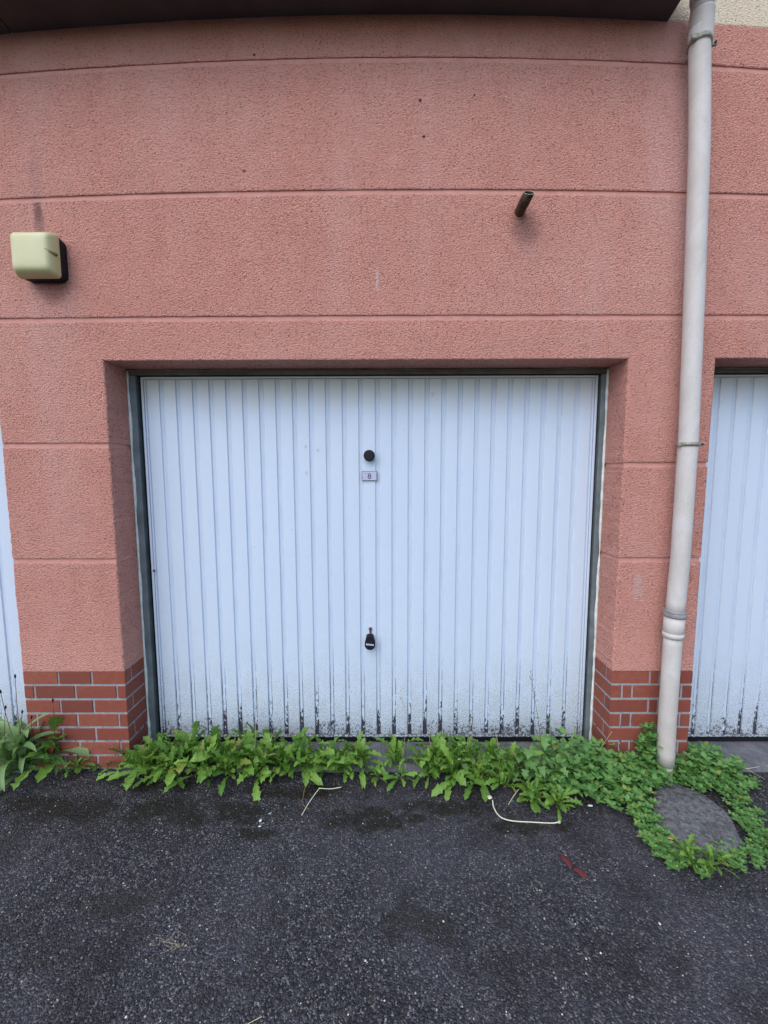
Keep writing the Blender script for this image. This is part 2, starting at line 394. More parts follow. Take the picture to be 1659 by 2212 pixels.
def leaf_mat(name, dark, lite, rib, glossy=.42, yel=(.25, .24, .05)):
    t = NT(name); r = t.rand()
    v = t.n('ShaderNodeAttribute', attribute_name='u').outputs['Fac']    # |distance| from midrib
    l = t.n('ShaderNodeAttribute', attribute_name='rnd').outputs['Fac']
    q = t.math('FRACT', t.math('ADD', t.math('MULTIPLY', r, 7.31), l))
    c = t.mix(q, dark, lite)
    c = t.mix(t.mapr(t.noise(45, 4), .4, .7, 0, .35), c, dark)
    c = t.mix(t.math('MULTIPLY', t.math('GREATER_THAN', t.math('FRACT', t.math('MULTIPLY', q, 13.7)), .95), .6), c, yel)
    c = t.mix(t.mapr(v, .0, .10, .55, 0), c, rib)
    t.done(c, glossy, t.bump(t.noise(140, 3), .25, .002), .35)
    tr = t.n('ShaderNodeBsdfTranslucent'); t.L(t.mix(.5, c, (.16, .30, .03)), tr.inputs['Color'])
    mx = t.n('ShaderNodeMixShader'); mx.inputs[0].default_value = .28
    t.t.links.new(t.p.outputs[0], mx.inputs[1]); t.t.links.new(tr.outputs[0], mx.inputs[2]); t.t.links.new(mx.outputs[0], t.out.inputs[0])
    return t.m
M['dandelion'] = leaf_mat('dandelion_leaf', (.095, .225, .030), (.24, .43, .075), (.34, .48, .18))
M['plantain'] = leaf_mat('plantain_leaf', (.13, .26, .075), (.27, .42, .18), (.34, .46, .26))
M['angular'] = leaf_mat('angular_leaf', (.10, .23, .058), (.20, .37, .11), (.22, .36, .15), .5)
M['herb'] = leaf_mat('herb_leaf', (.080, .215, .050), (.20, .40, .115), (.2, .36, .13), .5, (.38, .42, .06))
M['grass'] = leaf_mat('grass_blade', (.05, .12, .025), (.10, .19, .05), (.12, .2, .06))
M['stem'] = plain('green_stem', (.10, .14, .05), .6, .3)
M['redstem'] = plain('reddish_stem', (.15, .085, .045), .6, .3)
M['straw'] = plain('dry_straw', (.46, .40, .27), .6, .3, 0, .2)
M['palestalk'] = plain('bleached_stalk', (.66, .66, .50), .5, .35, 0, .1)
M['tan'] = plain('brown_stalk', (.26, .15, .085), .7, .3)
M['seed'] = plain('seed_head', (.055, .030, .025), .9, .2)
M['fluff'] = plain('seed_fluff', (.55, .53, .45), .9, .1)
M['paper'] = plain('white_litter', (.68, .72, .76), .6, .3)
M['orange'] = plain('cork_paper', (.62, .26, .07), .6, .3, 0, .2, 90)
M['redleaf'] = plain('red_dead_leaf', (.10, .022, .022), .65, .3, 0, .3, 35, .5)
M['snail'] = plain('snail_shell', (.10, .05, .035), .4, .5, 0, .4, 200)

# ------------------------------------------------------------------ ground
def ground():
    mb = MB()
    xs = [-60, -25, -10, -5] + [-3.2 + .08 * i for i in range(81)] + [5, 10, 25, 60]
    ys = [-60, -25, -10, -5] + [-3 + .06 * i for i in range(51)] + [.12, .5, 3, 12, 60]
    for y in ys:
        for x in xs:
            z = 0
            if abs(x) < 3.3 and -3.1 < y < .1:
                z = .010 * noise.noise(Vector((x * 1.1, y * 1.1, 3))) + .005 * noise.noise(Vector((x * 4, y * 4, 1))) + .0022 * noise.noise(Vector((x * 13, y * 13, 1)))
                z *= min(1, max(0, (.0 - y) / .15)) * min(1, (3.2 - abs(x)) / .4)
            mb.v.append((x, y, z))
    nx = len(xs)
    for j in range(len(ys) - 1):
        for i in range(nx - 1):
            a = j * nx + i; mb.f.append((a, a + 1, a + nx + 1, a + nx)); mb.sm.append(True)
    o = mb.build('asphalt_ground', M['asphalt']); tag(o, kind='structure')
ground()

# ------------------------------------------------------------------ wall
D = .172
XL, XR, XLL, XPR, ZT = -1.297, 1.116, -1.804, 1.515, 2.0125
OW = XR - XL
OPEN = [(XLL - OW, XLL), (XL, XR), (XPR, XPR + OW)]
G = .022
def sag(x, z):
    """wide-angle lens curve built into the shape: upper lines dip towards both ends"""
    if z < 2.05: return 0
    return -.060 * ((z - 2.0) / 1.275) ** 1.3 * (min(abs(x), 2.1) / 1.7) ** 2

wall = empty('garage_wall')
tag(wall, 'pinkish red rendered wall with recessed lines, brick plinth and cream upper band', 'wall')

def frange(a, b, st):
    n = max(1, round((b - a) / st)); return [a + (b - a) * i / n for i in range(n + 1)]
def panel(x0, x1, z0, z1, m, name='render_panel', holes=(), step=.05, yoff=0.0, edges=(True, True)):
    """a slab of render from the front face back to the reveal depth, arrises worn and rounded, real thickness"""
    ex = [(x0, edges[0]), (x1, edges[1])]
    for h in holes: ex += [(h[0], True), (h[1], True)]
    cuts = sorted(set([e[0] for e in ex]))
    xs = []
    for a, b in zip(cuts[:-1], cuts[1:]):
        xs += [a, a + .004, a + .012] + frange(a + .03, b - .03, step) + [b - .012, b - .004]
    xs += [cuts[-1]]
    zc = sorted(set([z0, z1] + [h[3] for h in holes if z0 < h[3] < z1]))
    zs = []
    for a, b in zip(zc[:-1], zc[1:]):
        zs += [a, a + .004] + frange(a + .012, b - .012, .012 if b - a < .8 else .03) + [b - .004]
    zs += [zc[-1]]
    def solid(x, z): return not any(h[0] < x < h[1] and z < h[3] for h in holes)
    mb = MB(); idx = {}
    rx = [e[0] for e in ex if e[1]]
    def V(i, j, back):
        k = (i, j, back)
        if k in idx: return idx[k]
        x, z = xs[i], zs[j]
        y = yoff + .0016 * noise.noise(Vector((x * 5, 3, z * 5)))
        X = x; Z = z
        jit = .5 * noise.noise(Vector((x * 70, 7, z * 70))) + .5 * noise.noise(Vector((x * 31, 2, z * 31)))
        dh = min([abs(z - q) for q in (z0, z1)] + [abs(z - h[3]) if h[0] - .001 <= x <= h[1] + .001 else 9 for h in holes])
        dv = min([abs(x - q) if (not holes or q in (x0, x1) or z <= holes[0][3] + .001) else 9 for q in rx] or [9])
        if dv < .001: X += .0040 * jit; y += .005 + .003 * jit
        elif dv < .005: y += .0015 + .0015 * jit
        if dh < .0005: Z += .0022 * jit; y += .0016
        elif dh < .005: y += .0006 * jit
        Z += sag(x, z)
        if back: y = D + .06
        mb.v.append((X, y, Z)); idx[k] = len(mb.v) - 1; return idx[k]
    nx, nz = len(xs), len(zs)
    cell = lambda i, j: 0 <= i < nx - 1 and 0 <= j < nz - 1 and solid((xs[i] + xs[i + 1]) / 2, (zs[j] + zs[j + 1]) / 2)
    for i in range(nx - 1):
        for j in range(nz - 1):
            if not cell(i, j): continue
            mb.f.append((V(i, j, 0), V(i + 1, j, 0), V(i + 1, j + 1, 0), V(i, j + 1, 0))); mb.sm.append(False)
            for (ni, nj, a, b) in ((i - 1, j, (i, j + 1), (i, j)), (i + 1, j, (i + 1, j), (i + 1, j + 1)), (i, j - 1, (i, j), (i + 1, j)), (i, j + 1, (i + 1, j + 1), (i, j + 1))):
                if not cell(ni, nj):
                    mb.f.append((V(*a, 0), V(*a, 1), V(*b, 1), V(*b, 0))); mb.sm.append(False)
    return mb.build(name, m, wall)

WX0, WX1 = OPEN[0][0] - .5, OPEN[2][1] + .5
g1, g2, g3 = 3.275, 2.743, 2.208
BT = .517
panel(WX0, WX1, g1, 3.44, M['render'])
panel(WX0, WX1, g2, g1 - G, M['render'])
panel(WX0, WX1, g3, g2 - G, M['render'])
g4 = [1.6375, 1.6375, 1.5395, 1.5395]; g5 = 1.0855
pillars = [(WX0, OPEN[0][0]), (XLL, XL), (XR, XPR), (OPEN[2][1], WX1)]
# lintel row runs down the pillars to the next line
panel(WX0, WX1, 1.5395, g3 - G, M['render'], holes=[(a, b, 0, ZT) for a, b in OPEN] + [(WX0, -.1, 0, 1.6375)])
for (a, b), q in zip(pillars, g4):
    panel(a, b, g5, q - G, M['render'])
    panel(a, b, BT, g5 - G, M['render'])
# recessed backing that shows as the lines
def backing():
    mb = MB()
    for q in (g1, g2, g3):
        xs = frange(WX0, WX1, .1)
        for a, b in zip(xs[:-1], xs[1:]):
            v = []
            for x in (a, b):
                for (y, z) in ((.0065, q - G - .01), (.0065, q + .01)): v.append((x, y, z + sag(x, z)))
            mb.add(v, [(0, 2, 3, 1)])
    for (a, b), q in zip(pillars, g4):
        for z in (q, g5):
            mb.box(a + .0065, b - .0065, .0065, D + .05, z - G - .008, z + .008)
    return mb.build('groove', M['groove'], wall)
backing()
# lips: pale lower arris of each line
panel(WX0, WX1, 3.4402, 6.2, M['cream'], name='upper_render', step=.2, yoff=.001)
mb = MB(); mb.box(WX0, WX1, D + .12, D + .32, 0, 6.2)
mb.box(WX0, WX1, D + .32, 8, 6.0, 6.2); mb.box(WX0, WX0 + .2, D + .33, 8, 0, 5.99); mb.box(WX1 - .2, WX1, D + .33, 8, 0, 5.99)
mb.build('inner_wall', M['mortar'], wall)

# bricks
def brick(x0, x1, y0, y1, z0, z1):
    j = lambda s: random.uniform(-s, s)
    mb = MB(); mb.bevbox(x0, x1, y0 + j(.0012), y1, z0 + j(.0008), z1 + j(.0008), .0016); mb.build('brick', M['brick'], wall)
P = .0745; J = .0118
def plinth(a, b, patA, patB, left_rev, right_rev):
    mo = MB(); mo.box(a + .0035, b - .0035, .0065, D + .05, 0, BT - .001); mo.build('mortar', M['mortar'], wall)
    for k in range(7):
        z1 = BT - .002 - k * P; z0 = max(z1 - P + J, -.01)
        if z1 < .01: break
        pat = patA if k % 2 == 0 else patB
        for i, (u, v) in enumerate(pat):
            first, last = i == 0, i == len(pat) - 1
            if k % 2 == 0:
                d = .055 if ((first and left_rev) or (last and right_rev)) else .06
                brick(a + u, a + v, .003, d, z0, z1)
                if last and right_rev: brick(a + v - .06, a + v, .065, D + .055, z0, z1)
                if first and left_rev: brick(a + u, a + u + .06, .065, D + .055, z0, z1)
            else:
                d = D + .055 if ((first and left_rev) or (last and right_rev)) else .06
                brick(a + u, a + v, .003, d, z0, z1)
wL = XL - XLL
plinth(XLL, XL, [(0, .170), (.179, .336), (.346, wL)], [(0, .045), (.055, .250), (.260, .458), (.467, wL)], True, True)
wR = XPR - XR
plinth(XR, XPR, [(0, .184), (.194, .232), (.241, wR)], [(0, .051), (.060, .101), (.110, .345), (.355, wR)], True, True)
plinth(WX0, OPEN[0][0], [(0, .25), (.26, .5)], [(0, .12), (.13, .37), (.38, .5)], True, True)
plinth(OPEN[2][1], WX1, [(0, .25), (.26, .5)], [(0, .12), (.13, .37), (.38, .5)], True, True)

# ------------------------------------------------------------------ soffit
sf = empty('roof_overhang', (0, -.1, 3.45))
tag(sf, 'dark brown painted overhang running above the red wall up to the downpipe', 'overhang')
def soffit():
    joints = [-6, -3.9, -2.75, -1.595, 1.205]
    for a, b in zip(joints[:-1], joints[1:]):
        mb = MB(); xs = frange(a + .003, b - (.003 if b < 1 else 0), .1)
        for (y0, y1) in ((-.21, .0),):
            n = len(mb.v)
            for x in xs:
                s0 = sag(x, 3.44)
                for (y, z) in ((y1, 3.437), (y0, 3.437), (y0, 3.56), (y1, 3.56)): mb.v.append((x, y + .1, z - 3.45 + s0))
            for i in range(len(xs) - 1):
                for k in range(4):
                    p = n + i * 4 + k; q = n + i * 4 + (k + 1) % 4; mb.f.append((p, p + 4, q + 4, q)); mb.sm.append(False)
            e = n + 4 * (len(xs) - 1); mb.f.append((n, n + 1, n + 2, n + 3)); mb.f.append((e + 3, e + 2, e + 1, e)); mb.sm += [False] * 2
        mb.build('soffit_board', M['soffit'], sf)
    mb = MB(); xs = frange(-6, 1.215, .12); n = 0
    for x in xs:
        s0 = sag(x, 3.44)
        for (y, z) in ((-.213, 3.425), (-.235, 3.425), (-.235, 3.66), (-.213, 3.66)): mb.v.append((x, y + .1, z - 3.45 + s0))
    for i in range(len(xs) - 1):
        for k in range(4):
            p = i * 4 + k; q = i * 4 + (k + 1) % 4; mb.f.append((p, p + 4, q + 4, q)); mb.sm.append(False)
    e = 4 * (len(xs) - 1); mb.f.append((0, 1, 2, 3)); mb.f.append((e + 3, e + 2, e + 1, e)); mb.sm += [False] * 2
    mb.build('fascia', M['soffit'], sf)
soffit()

# ------------------------------------------------------------------ thresholds
for i, (a, b) in enumerate(OPEN):
    mb = MB(); xs = frange(a - .02, b + .02, .06); N = len(xs)
    prof = [(D + .15, .026), (D - .02, .024), (.03, .018), (-.012, .012), (-.03, -.02)]
    for x in xs:
        for (y, z) in prof:
            nz = noise.noise(Vector((x * 9, y * 20, i)))
            mb.v.append((x, y + (.012 * nz if y < 0 else 0), z + (.003 * nz if y < D - .03 else 0)))
    for q in range(N - 1):
        for k in range(4):
            p = q * 5 + k; mb.f.append((p, p + 1, p + 6, p + 5)); mb.sm.append(True)
    o = mb.build('concrete_sill', M['concrete']); tag(o, kind='structure')

# ------------------------------------------------------------------ doors
X0, X1 = -1.235, 1.070     # leaf
ZB, ZH = .052, 1.978
NP = 27
def make_door():
    root = empty('garage_door', ((X0 + X1) / 2, D, 0)); ox, oy = (X0 + X1) / 2, D
    T = Matrix.Translation((-ox, -oy, 0))
    def put(mb, name, m, parent):
        o = mb.build(name, m, parent); return o
    def loc(o):                      # keep object coordinates in world metres for the materials: offset the object, not the mesh
        o.location = (-ox, -oy, 0); return o
    # frame
    mb = MB(); mb.bevbox(XL + .006, X0 - .021, D - .004, D + .045, .02, ZT - .03, .002); loc(put(mb, 'frame_jamb', M['frame'], root))
    mb = MB(); mb.bevbox(X1 + .013, XR - .006, D - .004, D + .045, .02, ZT - .03, .002); loc(put(mb, 'frame_jamb', M['frame'], root))
    mb = MB(); mb.bevbox(XL + .006, XR - .006, D - .006, D + .045, ZT - .028, ZT - .004, .002); loc(put(mb, 'frame_head', M['topframe'], root))
    mb = MB(); mb.box(X0 - .021, X0 - .0005, D + .03, D + .04, .02, ZT - .032); mb.box(X1 + .0005, X1 + .013, D + .03, D + .04, .02, ZT - .032)
    mb.box(X0 - .0005, X1 + .0005, D + .02, D + .04, .0265, ZB - .001); mb.box(X0, X1, D + .012, D + .04, ZH + .001, ZT - .028)
    loc(put(mb, 'gap_strip', M['black'], root))  # black strip standing in for the dark gaps round the leaf
    mb = MB(); pr = [(D + .014, .0285), (D + .004, .030), (D + .003, .046), (D + .016, .050)]
    mb.box(X0 + .0, X1 - .0, D + .004, D + .018, .0285, ZB - .002); loc(put(mb, 'bottom_seal', M['black'], root))
    # sealant beads, uneven
    for side in (0, 1):
        x = XL + .003 if side == 0 else XR - .003; pts = []; rs = []
        for z in frange(.02, ZT - .006, .03):
            nz = noise.noise(Vector((side * 5, 1, z * 6))); pts.append((x + (.0015 + .0030 * nz) * (1 if side == 0 else -1), D - .003, z)); rs.append(.0065 + .005 * nz + .003 * noise.noise(Vector((3, side, z * 31))))
        mb = MB(); mb.tube(pts, rs, 8); loc(put(mb, 'sealant_bead', M['caulk'], root))
    pts = []; rs = []
    for x in frange(XL, XR, .04):
        nz = noise.noise(Vector((x * 5, 1, 4))); pts.append((x, D - .004, ZT - .0045 + .002 * nz)); rs.append(max(.0015, .0035 + .003 * nz + (.002 if x < XL + .6 else -.001)))
    mb = MB(); mb.tube(pts, rs, 7); loc(put(mb, 'head_bead', M['bead_dirty'], root))
    # leaf
    yF = D + .009; yC = D + .0155
    lf = MB()
    lf.box(X0 + .001, X1 - .001, yC, D + .035, ZB, ZH)
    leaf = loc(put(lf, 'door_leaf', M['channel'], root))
    def sub(mb, name, m): return mb.build(name, m, leaf)
    for (a, b) in ((X0, X0 + .011), (X1 - .011, X1)):
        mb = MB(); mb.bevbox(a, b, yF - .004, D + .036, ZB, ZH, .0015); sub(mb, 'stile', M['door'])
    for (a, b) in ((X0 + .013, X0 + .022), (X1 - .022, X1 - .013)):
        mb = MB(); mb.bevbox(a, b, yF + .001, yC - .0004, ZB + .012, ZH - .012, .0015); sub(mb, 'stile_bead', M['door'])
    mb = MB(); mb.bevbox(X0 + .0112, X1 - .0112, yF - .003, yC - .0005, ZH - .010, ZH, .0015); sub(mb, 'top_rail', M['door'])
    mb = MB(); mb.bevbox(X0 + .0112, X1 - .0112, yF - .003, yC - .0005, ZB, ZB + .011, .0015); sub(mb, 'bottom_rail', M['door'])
    pa, pb = X0 + .026, X1 - .026
    pit = (pb - pa + .020) / NP; wd = pit - .020
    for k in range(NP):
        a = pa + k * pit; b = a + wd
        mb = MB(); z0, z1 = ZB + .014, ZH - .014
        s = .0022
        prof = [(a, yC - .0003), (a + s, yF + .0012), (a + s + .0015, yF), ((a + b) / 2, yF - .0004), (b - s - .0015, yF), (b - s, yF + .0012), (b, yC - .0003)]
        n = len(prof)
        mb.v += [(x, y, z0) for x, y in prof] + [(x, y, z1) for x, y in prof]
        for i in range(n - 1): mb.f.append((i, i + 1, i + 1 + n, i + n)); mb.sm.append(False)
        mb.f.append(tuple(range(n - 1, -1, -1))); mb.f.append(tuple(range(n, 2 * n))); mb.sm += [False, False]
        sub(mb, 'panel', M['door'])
    return root, leaf, yF
door, leaf, yF = make_door()
tag(door, 'white ribbed garage door with round black knob and plate number 8 in the middle opening', 'garage door', 'white garage doors along the wall')
def disc(mb, c, r, y0, y1, n=32, bev=.003):
    """round button facing -Y"""
    prof = [(r, y1), (r, y0 + bev), (r - bev * .4, y0 + bev * .35), (r - bev * 1.3, y0), (r - bev * 1.6, y0 - .00005), (r * .4, y0 - .0004), (0, y0 - .0006)]
    b = len(mb.v)
    for (q, y) in prof[:-1]:
        for k in range(n): mb.v.append((c[0] + q * math.cos(2 * math.pi * k / n), y, c[1] + q * math.sin(2 * math.pi * k / n)))
    for i in range(len(prof) - 2):
        for k in range(n):
            a = b + i * n + k; d = b + i * n + (k + 1) % n; mb.f.append((a, a + n, d + n, d)[::-1]); mb.sm.append(i != 0)
    mb.v.append((c[0], prof[-1][1], c[1])); e = len(mb.v) - 1; o = b + (len(prof) - 2) * n
    for k in range(n): mb.f.append((o + (k + 1) % n, e, o + k)); mb.sm.append(True)
OFF = (-(X0 + X1) / 2, -D, 0)
def dpart(mb, name, m, parent=None):
    if parent: return mb.build(name, m, parent)
    return mb.build(name, m, door, OFF)
# copies first carry only the leaf and frame; door furniture is added to the middle door afterwards
def copy_tree(o, parent=None):
    c = o.copy(); C.objects.link(c)
    if parent: c.parent = parent
    for ch in list(o.children): copy_tree(ch, c)
    return c
kL = copy_tree(door); kL.location.x += OPEN[0][0] - XL; kL['label'] = 'white garage door cut off by the left edge, beside the narrow brick-footed pillar with the plantain'
kR = copy_tree(door); kR.location.x += OPEN[2][0] - XL; kR['label'] = 'white garage door at the right edge, behind the downpipe'
kp = at(797.5, 984, D - .02)
mb = MB(); disc(mb, (kp.x, kp.z), .0285, D - .024, D + .001, 36, .004); knob = dpart(mb, 'knob', M['plastic'])
mb = MB(); disc(mb, (kp.x, kp.z), .015, D + .0012, D + .010, 24, .001); dpart(mb, 'knob_shank', M['plastic'], knob)
kp = at(798, 1028, D + .002)
pw, ph = .0385, .0245
mb = MB(); mb.bevbox(kp.x - pw, kp.x + pw, D + .001, D + .0095, kp.z - ph, kp.z + ph, .001); plate = dpart(mb, 'number_plate', M['ink'])
mb = MB(); mb.box(kp.x - pw + .002, kp.x + pw - .002, D - .0001, D + .0012, kp.z - ph + .002, kp.z + ph - .002); pf = dpart(mb, 'plate_face', M['plate'], plate)
def ring(mb, cx, cz, rx, rz, t, y0, y1, n=28):
    b = len(mb.v)
    for (y, s) in ((y0, 0), (y0, 1), (y1, 0), (y1, 1)):
        for k in range(n):
            q = 2 * math.pi * k / n; mb.v.append((cx + (rx - s * t) * math.cos(q), y, cz + (rz - s * t) * math.sin(q)))
    for k in range(n):
        l = (k + 1) % n
        mb.f += [(b + k, b + l, b + n + l, b + n + k)[::-1], (b + k, b + 2 * n + k, b + 2 * n + l, b + l)[::-1], (b + n + k, b + n + l, b + 3 * n + l, b + 3 * n + k)[::-1]]; mb.sm += [False] * 3
mb = MB(); ring(mb, kp.x, kp.z + .0056, .0076, .0072, .0030, D - .0011, D - .0001); ring(mb, kp.x, kp.z - .0058, .0090, .0084, .0032, D - .0012, D - .0001)
dpart(mb, 'digit', M['ink'], plate)
mb = MB(); mb.box(kp.x - .028, kp.x - .021, D - .0006, D - .0001, kp.z + .0125, kp.z + .0138); mb.box(kp.x - .017, kp.x - .011, D - .0006, D - .0001, kp.z + .0112, kp.z + .0127)
dpart(mb, 'scratch', M['fastener'], plate)
# lock cylinder
kp = at(800, 1358, D + .005)
mb = MB(); disc(mb, (kp.x, kp.z), .0088, D - .001, D + .011, 20, .001); mb.bevbox(kp.x - .0052, kp.x + .0052, D + .0005, D + .011, kp.z - .028, kp.z - .004, .002)
lk = dpart(mb, 'lock_cylinder', M['brass'])
mb = MB(); mb.box(kp.x - .0010, kp.x + .0010, D - .0022, D - .0012, kp.z - .003, kp.z + .004); mb.box(kp.x - .003, kp.x + .002, D - .0022, D - .0012, kp.z - .0018, kp.z - .0004); dpart(mb, 'keyway', M['fastener'], lk)
# black turning handle: round grip with a neck rising to the rose
kp = at(799, 1394, D - .03)
prof = []
cx, cz, r = kp.x, kp.z, .0275
for k in range(25):
    q = R(-205 + k * 230 / 24); prof.append((cx + r * math.cos(q), cz + r * math.sin(q)))
prof += [(cx + .0185, cz + .040), (cx + .013, cz + .0445), (cx, cz + .0455), (cx - .013, cz + .0445), (cx - .0185, cz + .040)]
bm = bmesh.new(); f = bm.faces.new([bm.verts.new((x, D - .030, z)) for x, z in prof]); ex = bmesh.ops.extrude_face_region(bm, geom=[f])
for v in ex['geom']:
    if isinstance(v, bmesh.types.BMVert): v.co.y = D + .004; v.co.z += .004 if v.co.z > cz else .002
bmesh.ops.recalc_face_normals(bm, faces=bm.faces[:])
bmesh.ops.bevel(bm, geom=[e for e in bm.edges if all(abs(v.co.y - (D - .03)) < 1e-5 for v in e.verts)], offset=.003, segments=2, affect='EDGES')
mb = MB(); mb.bm(bm); hd = dpart(mb, 'handle', M['plastic'])
mb = MB(); disc(mb, (cx, cz), .0245, D - .0335, D - .0301, 32, .0015); dpart(mb, 'handle_cap', M['plastic'], hd)
mb = MB(); mb.add([(cx - .021, D - .0346, cz + .0035), (cx + .019, D - .0346, cz - .0010), (cx + .021, D - .0346, cz + .0065), (cx - .0185, D - .0346, cz + .0110),
                   (cx - .021, D - .0340, cz + .0035), (cx + .019, D - .0340, cz - .0010), (cx + .021, D - .0340, cz + .0065), (cx - .0185, D - .0340, cz + .0110)],
                  [(0, 1, 2, 3), (4, 7, 6, 5), (0, 4, 5, 1), (1, 5, 6, 2), (2, 6, 7, 3), (3, 7, 4, 0)]); st = dpart(mb, 'sticker', M['sticker'], hd)
mb = MB()
for i in range(10):
    u = -.0145 + i * .0031; z = cz + .0045 - u * .1; mb.box(cx + u, cx + u + .0018, D - .0351, D - .0347, z - .0012, z + .0018 - .0006 * (i % 3))
dpart(mb, 'sticker_lettering', M['ink'], hd)
# snail on the leaf edge
kp = at(333, 1233, D)
sn = MB(); pts = []; rs = []
for i in range(40):
    q = i * .38; rr = .0052 * (1 - i / 46); pts.append((kp.x + rr * math.cos(q), D - .001 - .0035 * i / 40, kp.z + rr * math.sin(q))); rs.append(.0028 * (1 - i / 50))
sn.tube(pts, rs, 6); o = sn.build('snail', M['snail']); tag(o, 'tiny brown snail shell stuck to the left edge of the middle garage door', 'snail')

# ------------------------------------------------------------------ downpipe
dp = empty('downpipe', (1.42, -.075, 0)); tag(dp, 'pale grey-beige plastic downpipe fixed to the pillar beside the right door', 'downpipe')
PY = -.072
def pp(px, py): p = at(px, py, PY); return p
axis = [(1437, 1648), (1441, 1560), (1448.5, 1450), (1456, 1340), (1470, 1200), (1483, 1000), (1486.5, 960), (1493, 800), (1501, 600), (1508, 400), (1511, 300), (1511.5, 200), (1511, 100)]
pts = [pp(*a) for a in axis]
pts = [Vector((p.x, PY, p.z)) for p in pts]
def shift(pts, o=dp): return [p - o.location for p in pts]
r0 = .0495
lo = [p for p in pts if p.z < .80]; 
def px_at(z):
    for a, b in zip(pts[:-1], pts[1:]):
        if a.z <= z <= b.z or (b is pts[-1] and z > b.z) or (a is pts[0] and z < a.z):
            k = (z - a.z) / (b.z - a.z); return a.x + (b.x - a.x) * k
zj = at(1456, 1325, PY).z; zs_ = at(1456, 1375, PY).z
def seg(z0, z1, r, name, m, n=28, step=.06, taper=None):
    zz = frange(z0, z1, step); P_ = [Vector((px_at(z), PY, z)) - dp.location for z in zz]
    rs = [r] * len(zz) if taper is None else [r + (taper - r) * (i / (len(zz) - 1)) for i in range(len(zz))]
    mb = MB(); mb.tube(P_, rs, n, True); return mb.build(name, m, dp)
zbot = .085; ztop = 3.30
pl = seg(zbot, zs_ + .02, .0382, 'lower_pipe', M['pvc'])
pu = seg(zj - .01, ztop, .0386, 'upper_pipe', M['pvc'])
seg(zs_, zj - .012, .0424, 'socket', M['pvc'])
seg(zs_ - .002, zs_ + .022, .0440, 'socket_lip', M['pvc'], step=.01)
seg(zj - .014, zj + .006, .0462, 'seal_ring', M['pvc_grey'], step=.008)
seg(zj + .006, zj + .014, .0438, 'ring_lip', M['pvc_grey'], step=.004)
seg(-.01, zbot + .01, .027, 'foot_spigot', M['pvc'], step=.03, taper=.034)
# upper socket and swan neck
xt = px_at(3.2)
z1 = at(1511, 90, PY).z
def v(x, y, z): return Vector((x, y, z)) - dp.location
mb = MB(); mb.tube([v(xt, PY, z1 - .02), v(xt, PY, z1 + .0), v(xt, PY, z1 + .10), v(xt, PY, z1 + .105)], [.0412, .0424, .0424, .0438], 28); mb.build('upper_socket', M['pvc'], dp)
mb = MB(); mb.tube([v(xt, PY, z1 + .10), v(xt - .002, PY, z1 + .14), v(xt - .02, PY - .015, z1 + .19), v(xt - .06, PY - .05, z1 + .25), v(xt - .14, PY - .11, z1 + .33), v(xt - .22, PY - .17, z1 + .41)], .0405, 28); mb.build('swan_neck', M['pvc'], dp)
mb = MB(); mb.tube([v(xt - .004, PY - .002, z1 + .150), v(xt - .010, PY - .008, z1 + .168)], .0432, 28); mb.build('neck_lip', M['pvc'], dp)
def clamp(z, rr, flip):
    x = px_at(z); mb = MB()
    mb.tube([v(x, PY, z - .009), v(x, PY, z + .009)], rr, 28)
    o = mb.build('clamp', M['clamp'], dp)
    e = MB()
    e.bevbox(x + rr - .004 - dp.location.x, x + rr + .026 - dp.location.x, PY - .006 - dp.location.y, PY + .004 - dp.location.y, z - .009, z + .009, .002)
    e.build('clamp_ear', M['clamp'], o); e = MB()
    if flip: e.bevbox(x - rr - .010 - dp.location.x, x - rr + .012 - dp.location.x, PY - .034 - dp.location.y, PY - .022 - dp.location.y, z - .010, z + .010, .002)
    else: e.bevbox(x - rr - .008 - dp.location.x, x - rr + .01 - dp.location.x, PY - .016 - dp.location.y, PY - .004 - dp.location.y, z - .010, z + .008, .002)
    e.build('clamp_ear', M['clamp'], o)
    b = MB(); disc(b, (x + rr + .016 - dp.location.x, z), .0045, PY - .012 - dp.location.y, PY - .005 - dp.location.y, 10, .001); b.build('screw', M['fastener'], o)
    t = MB(); t.tube([v(x, PY + .04, z), v(x, .015, z)], .006, 8); t.build('wall_bracket', M['clamp'], o)
clamp(at(1511, 88, PY).z - .012, .0442, True)
clamp(at(1487, 960, PY).z, .0425, False)

# ------------------------------------------------------------------ bulkhead lamp
lc = at(95, 556, -.0)
lx0 = at(31, 552, -.06).x; lx1 = at(128, 552, -.05).x; lz1 = at(80, 503, -.06).z; lz0 = at(80, 600, -.055).z
lx, lz = (lx0 + lx1) / 2, (lz0 + lz1) / 2; lw, lh = (lx1 - lx0) / 2, (lz1 - lz0) / 2
lamp = empty('bulkhead_lamp', (lx, 0, lz)); tag(lamp, 'square wall lamp with yellowed cover on a black base, mounted at the upper left', 'lamp')
def rsq(w, h, r, n=6):
    P = []
    for (sx, sz, a0) in ((1, 1, 0), (-1, 1, 90), (-1, -1, 180), (1, -1, 270)):
        for k in range(n + 1):
            q = R(a0 + 90 * k / n); P.append((sx * (w - r) + r * math.cos(q), sz * (h - r) + r * math.sin(q)))
    return P
def loft(mb, secs, smooth=True):
    b = len(mb.v); n = len(secs[0][1])
    for y, P in secs: mb.v += [(x, y, z) for x, z in P]
    for i in range(len(secs) - 1):
        for k in range(n):
            a = b + i * n + k; d = b + i * n + (k + 1) % n; mb.f.append((a, a + n, d + n, d)[::-1]); mb.sm.append(smooth)
    e = b + (len(secs) - 1) * n; mb.f.append(tuple(e + k for k in range(n))); mb.sm.append(smooth)
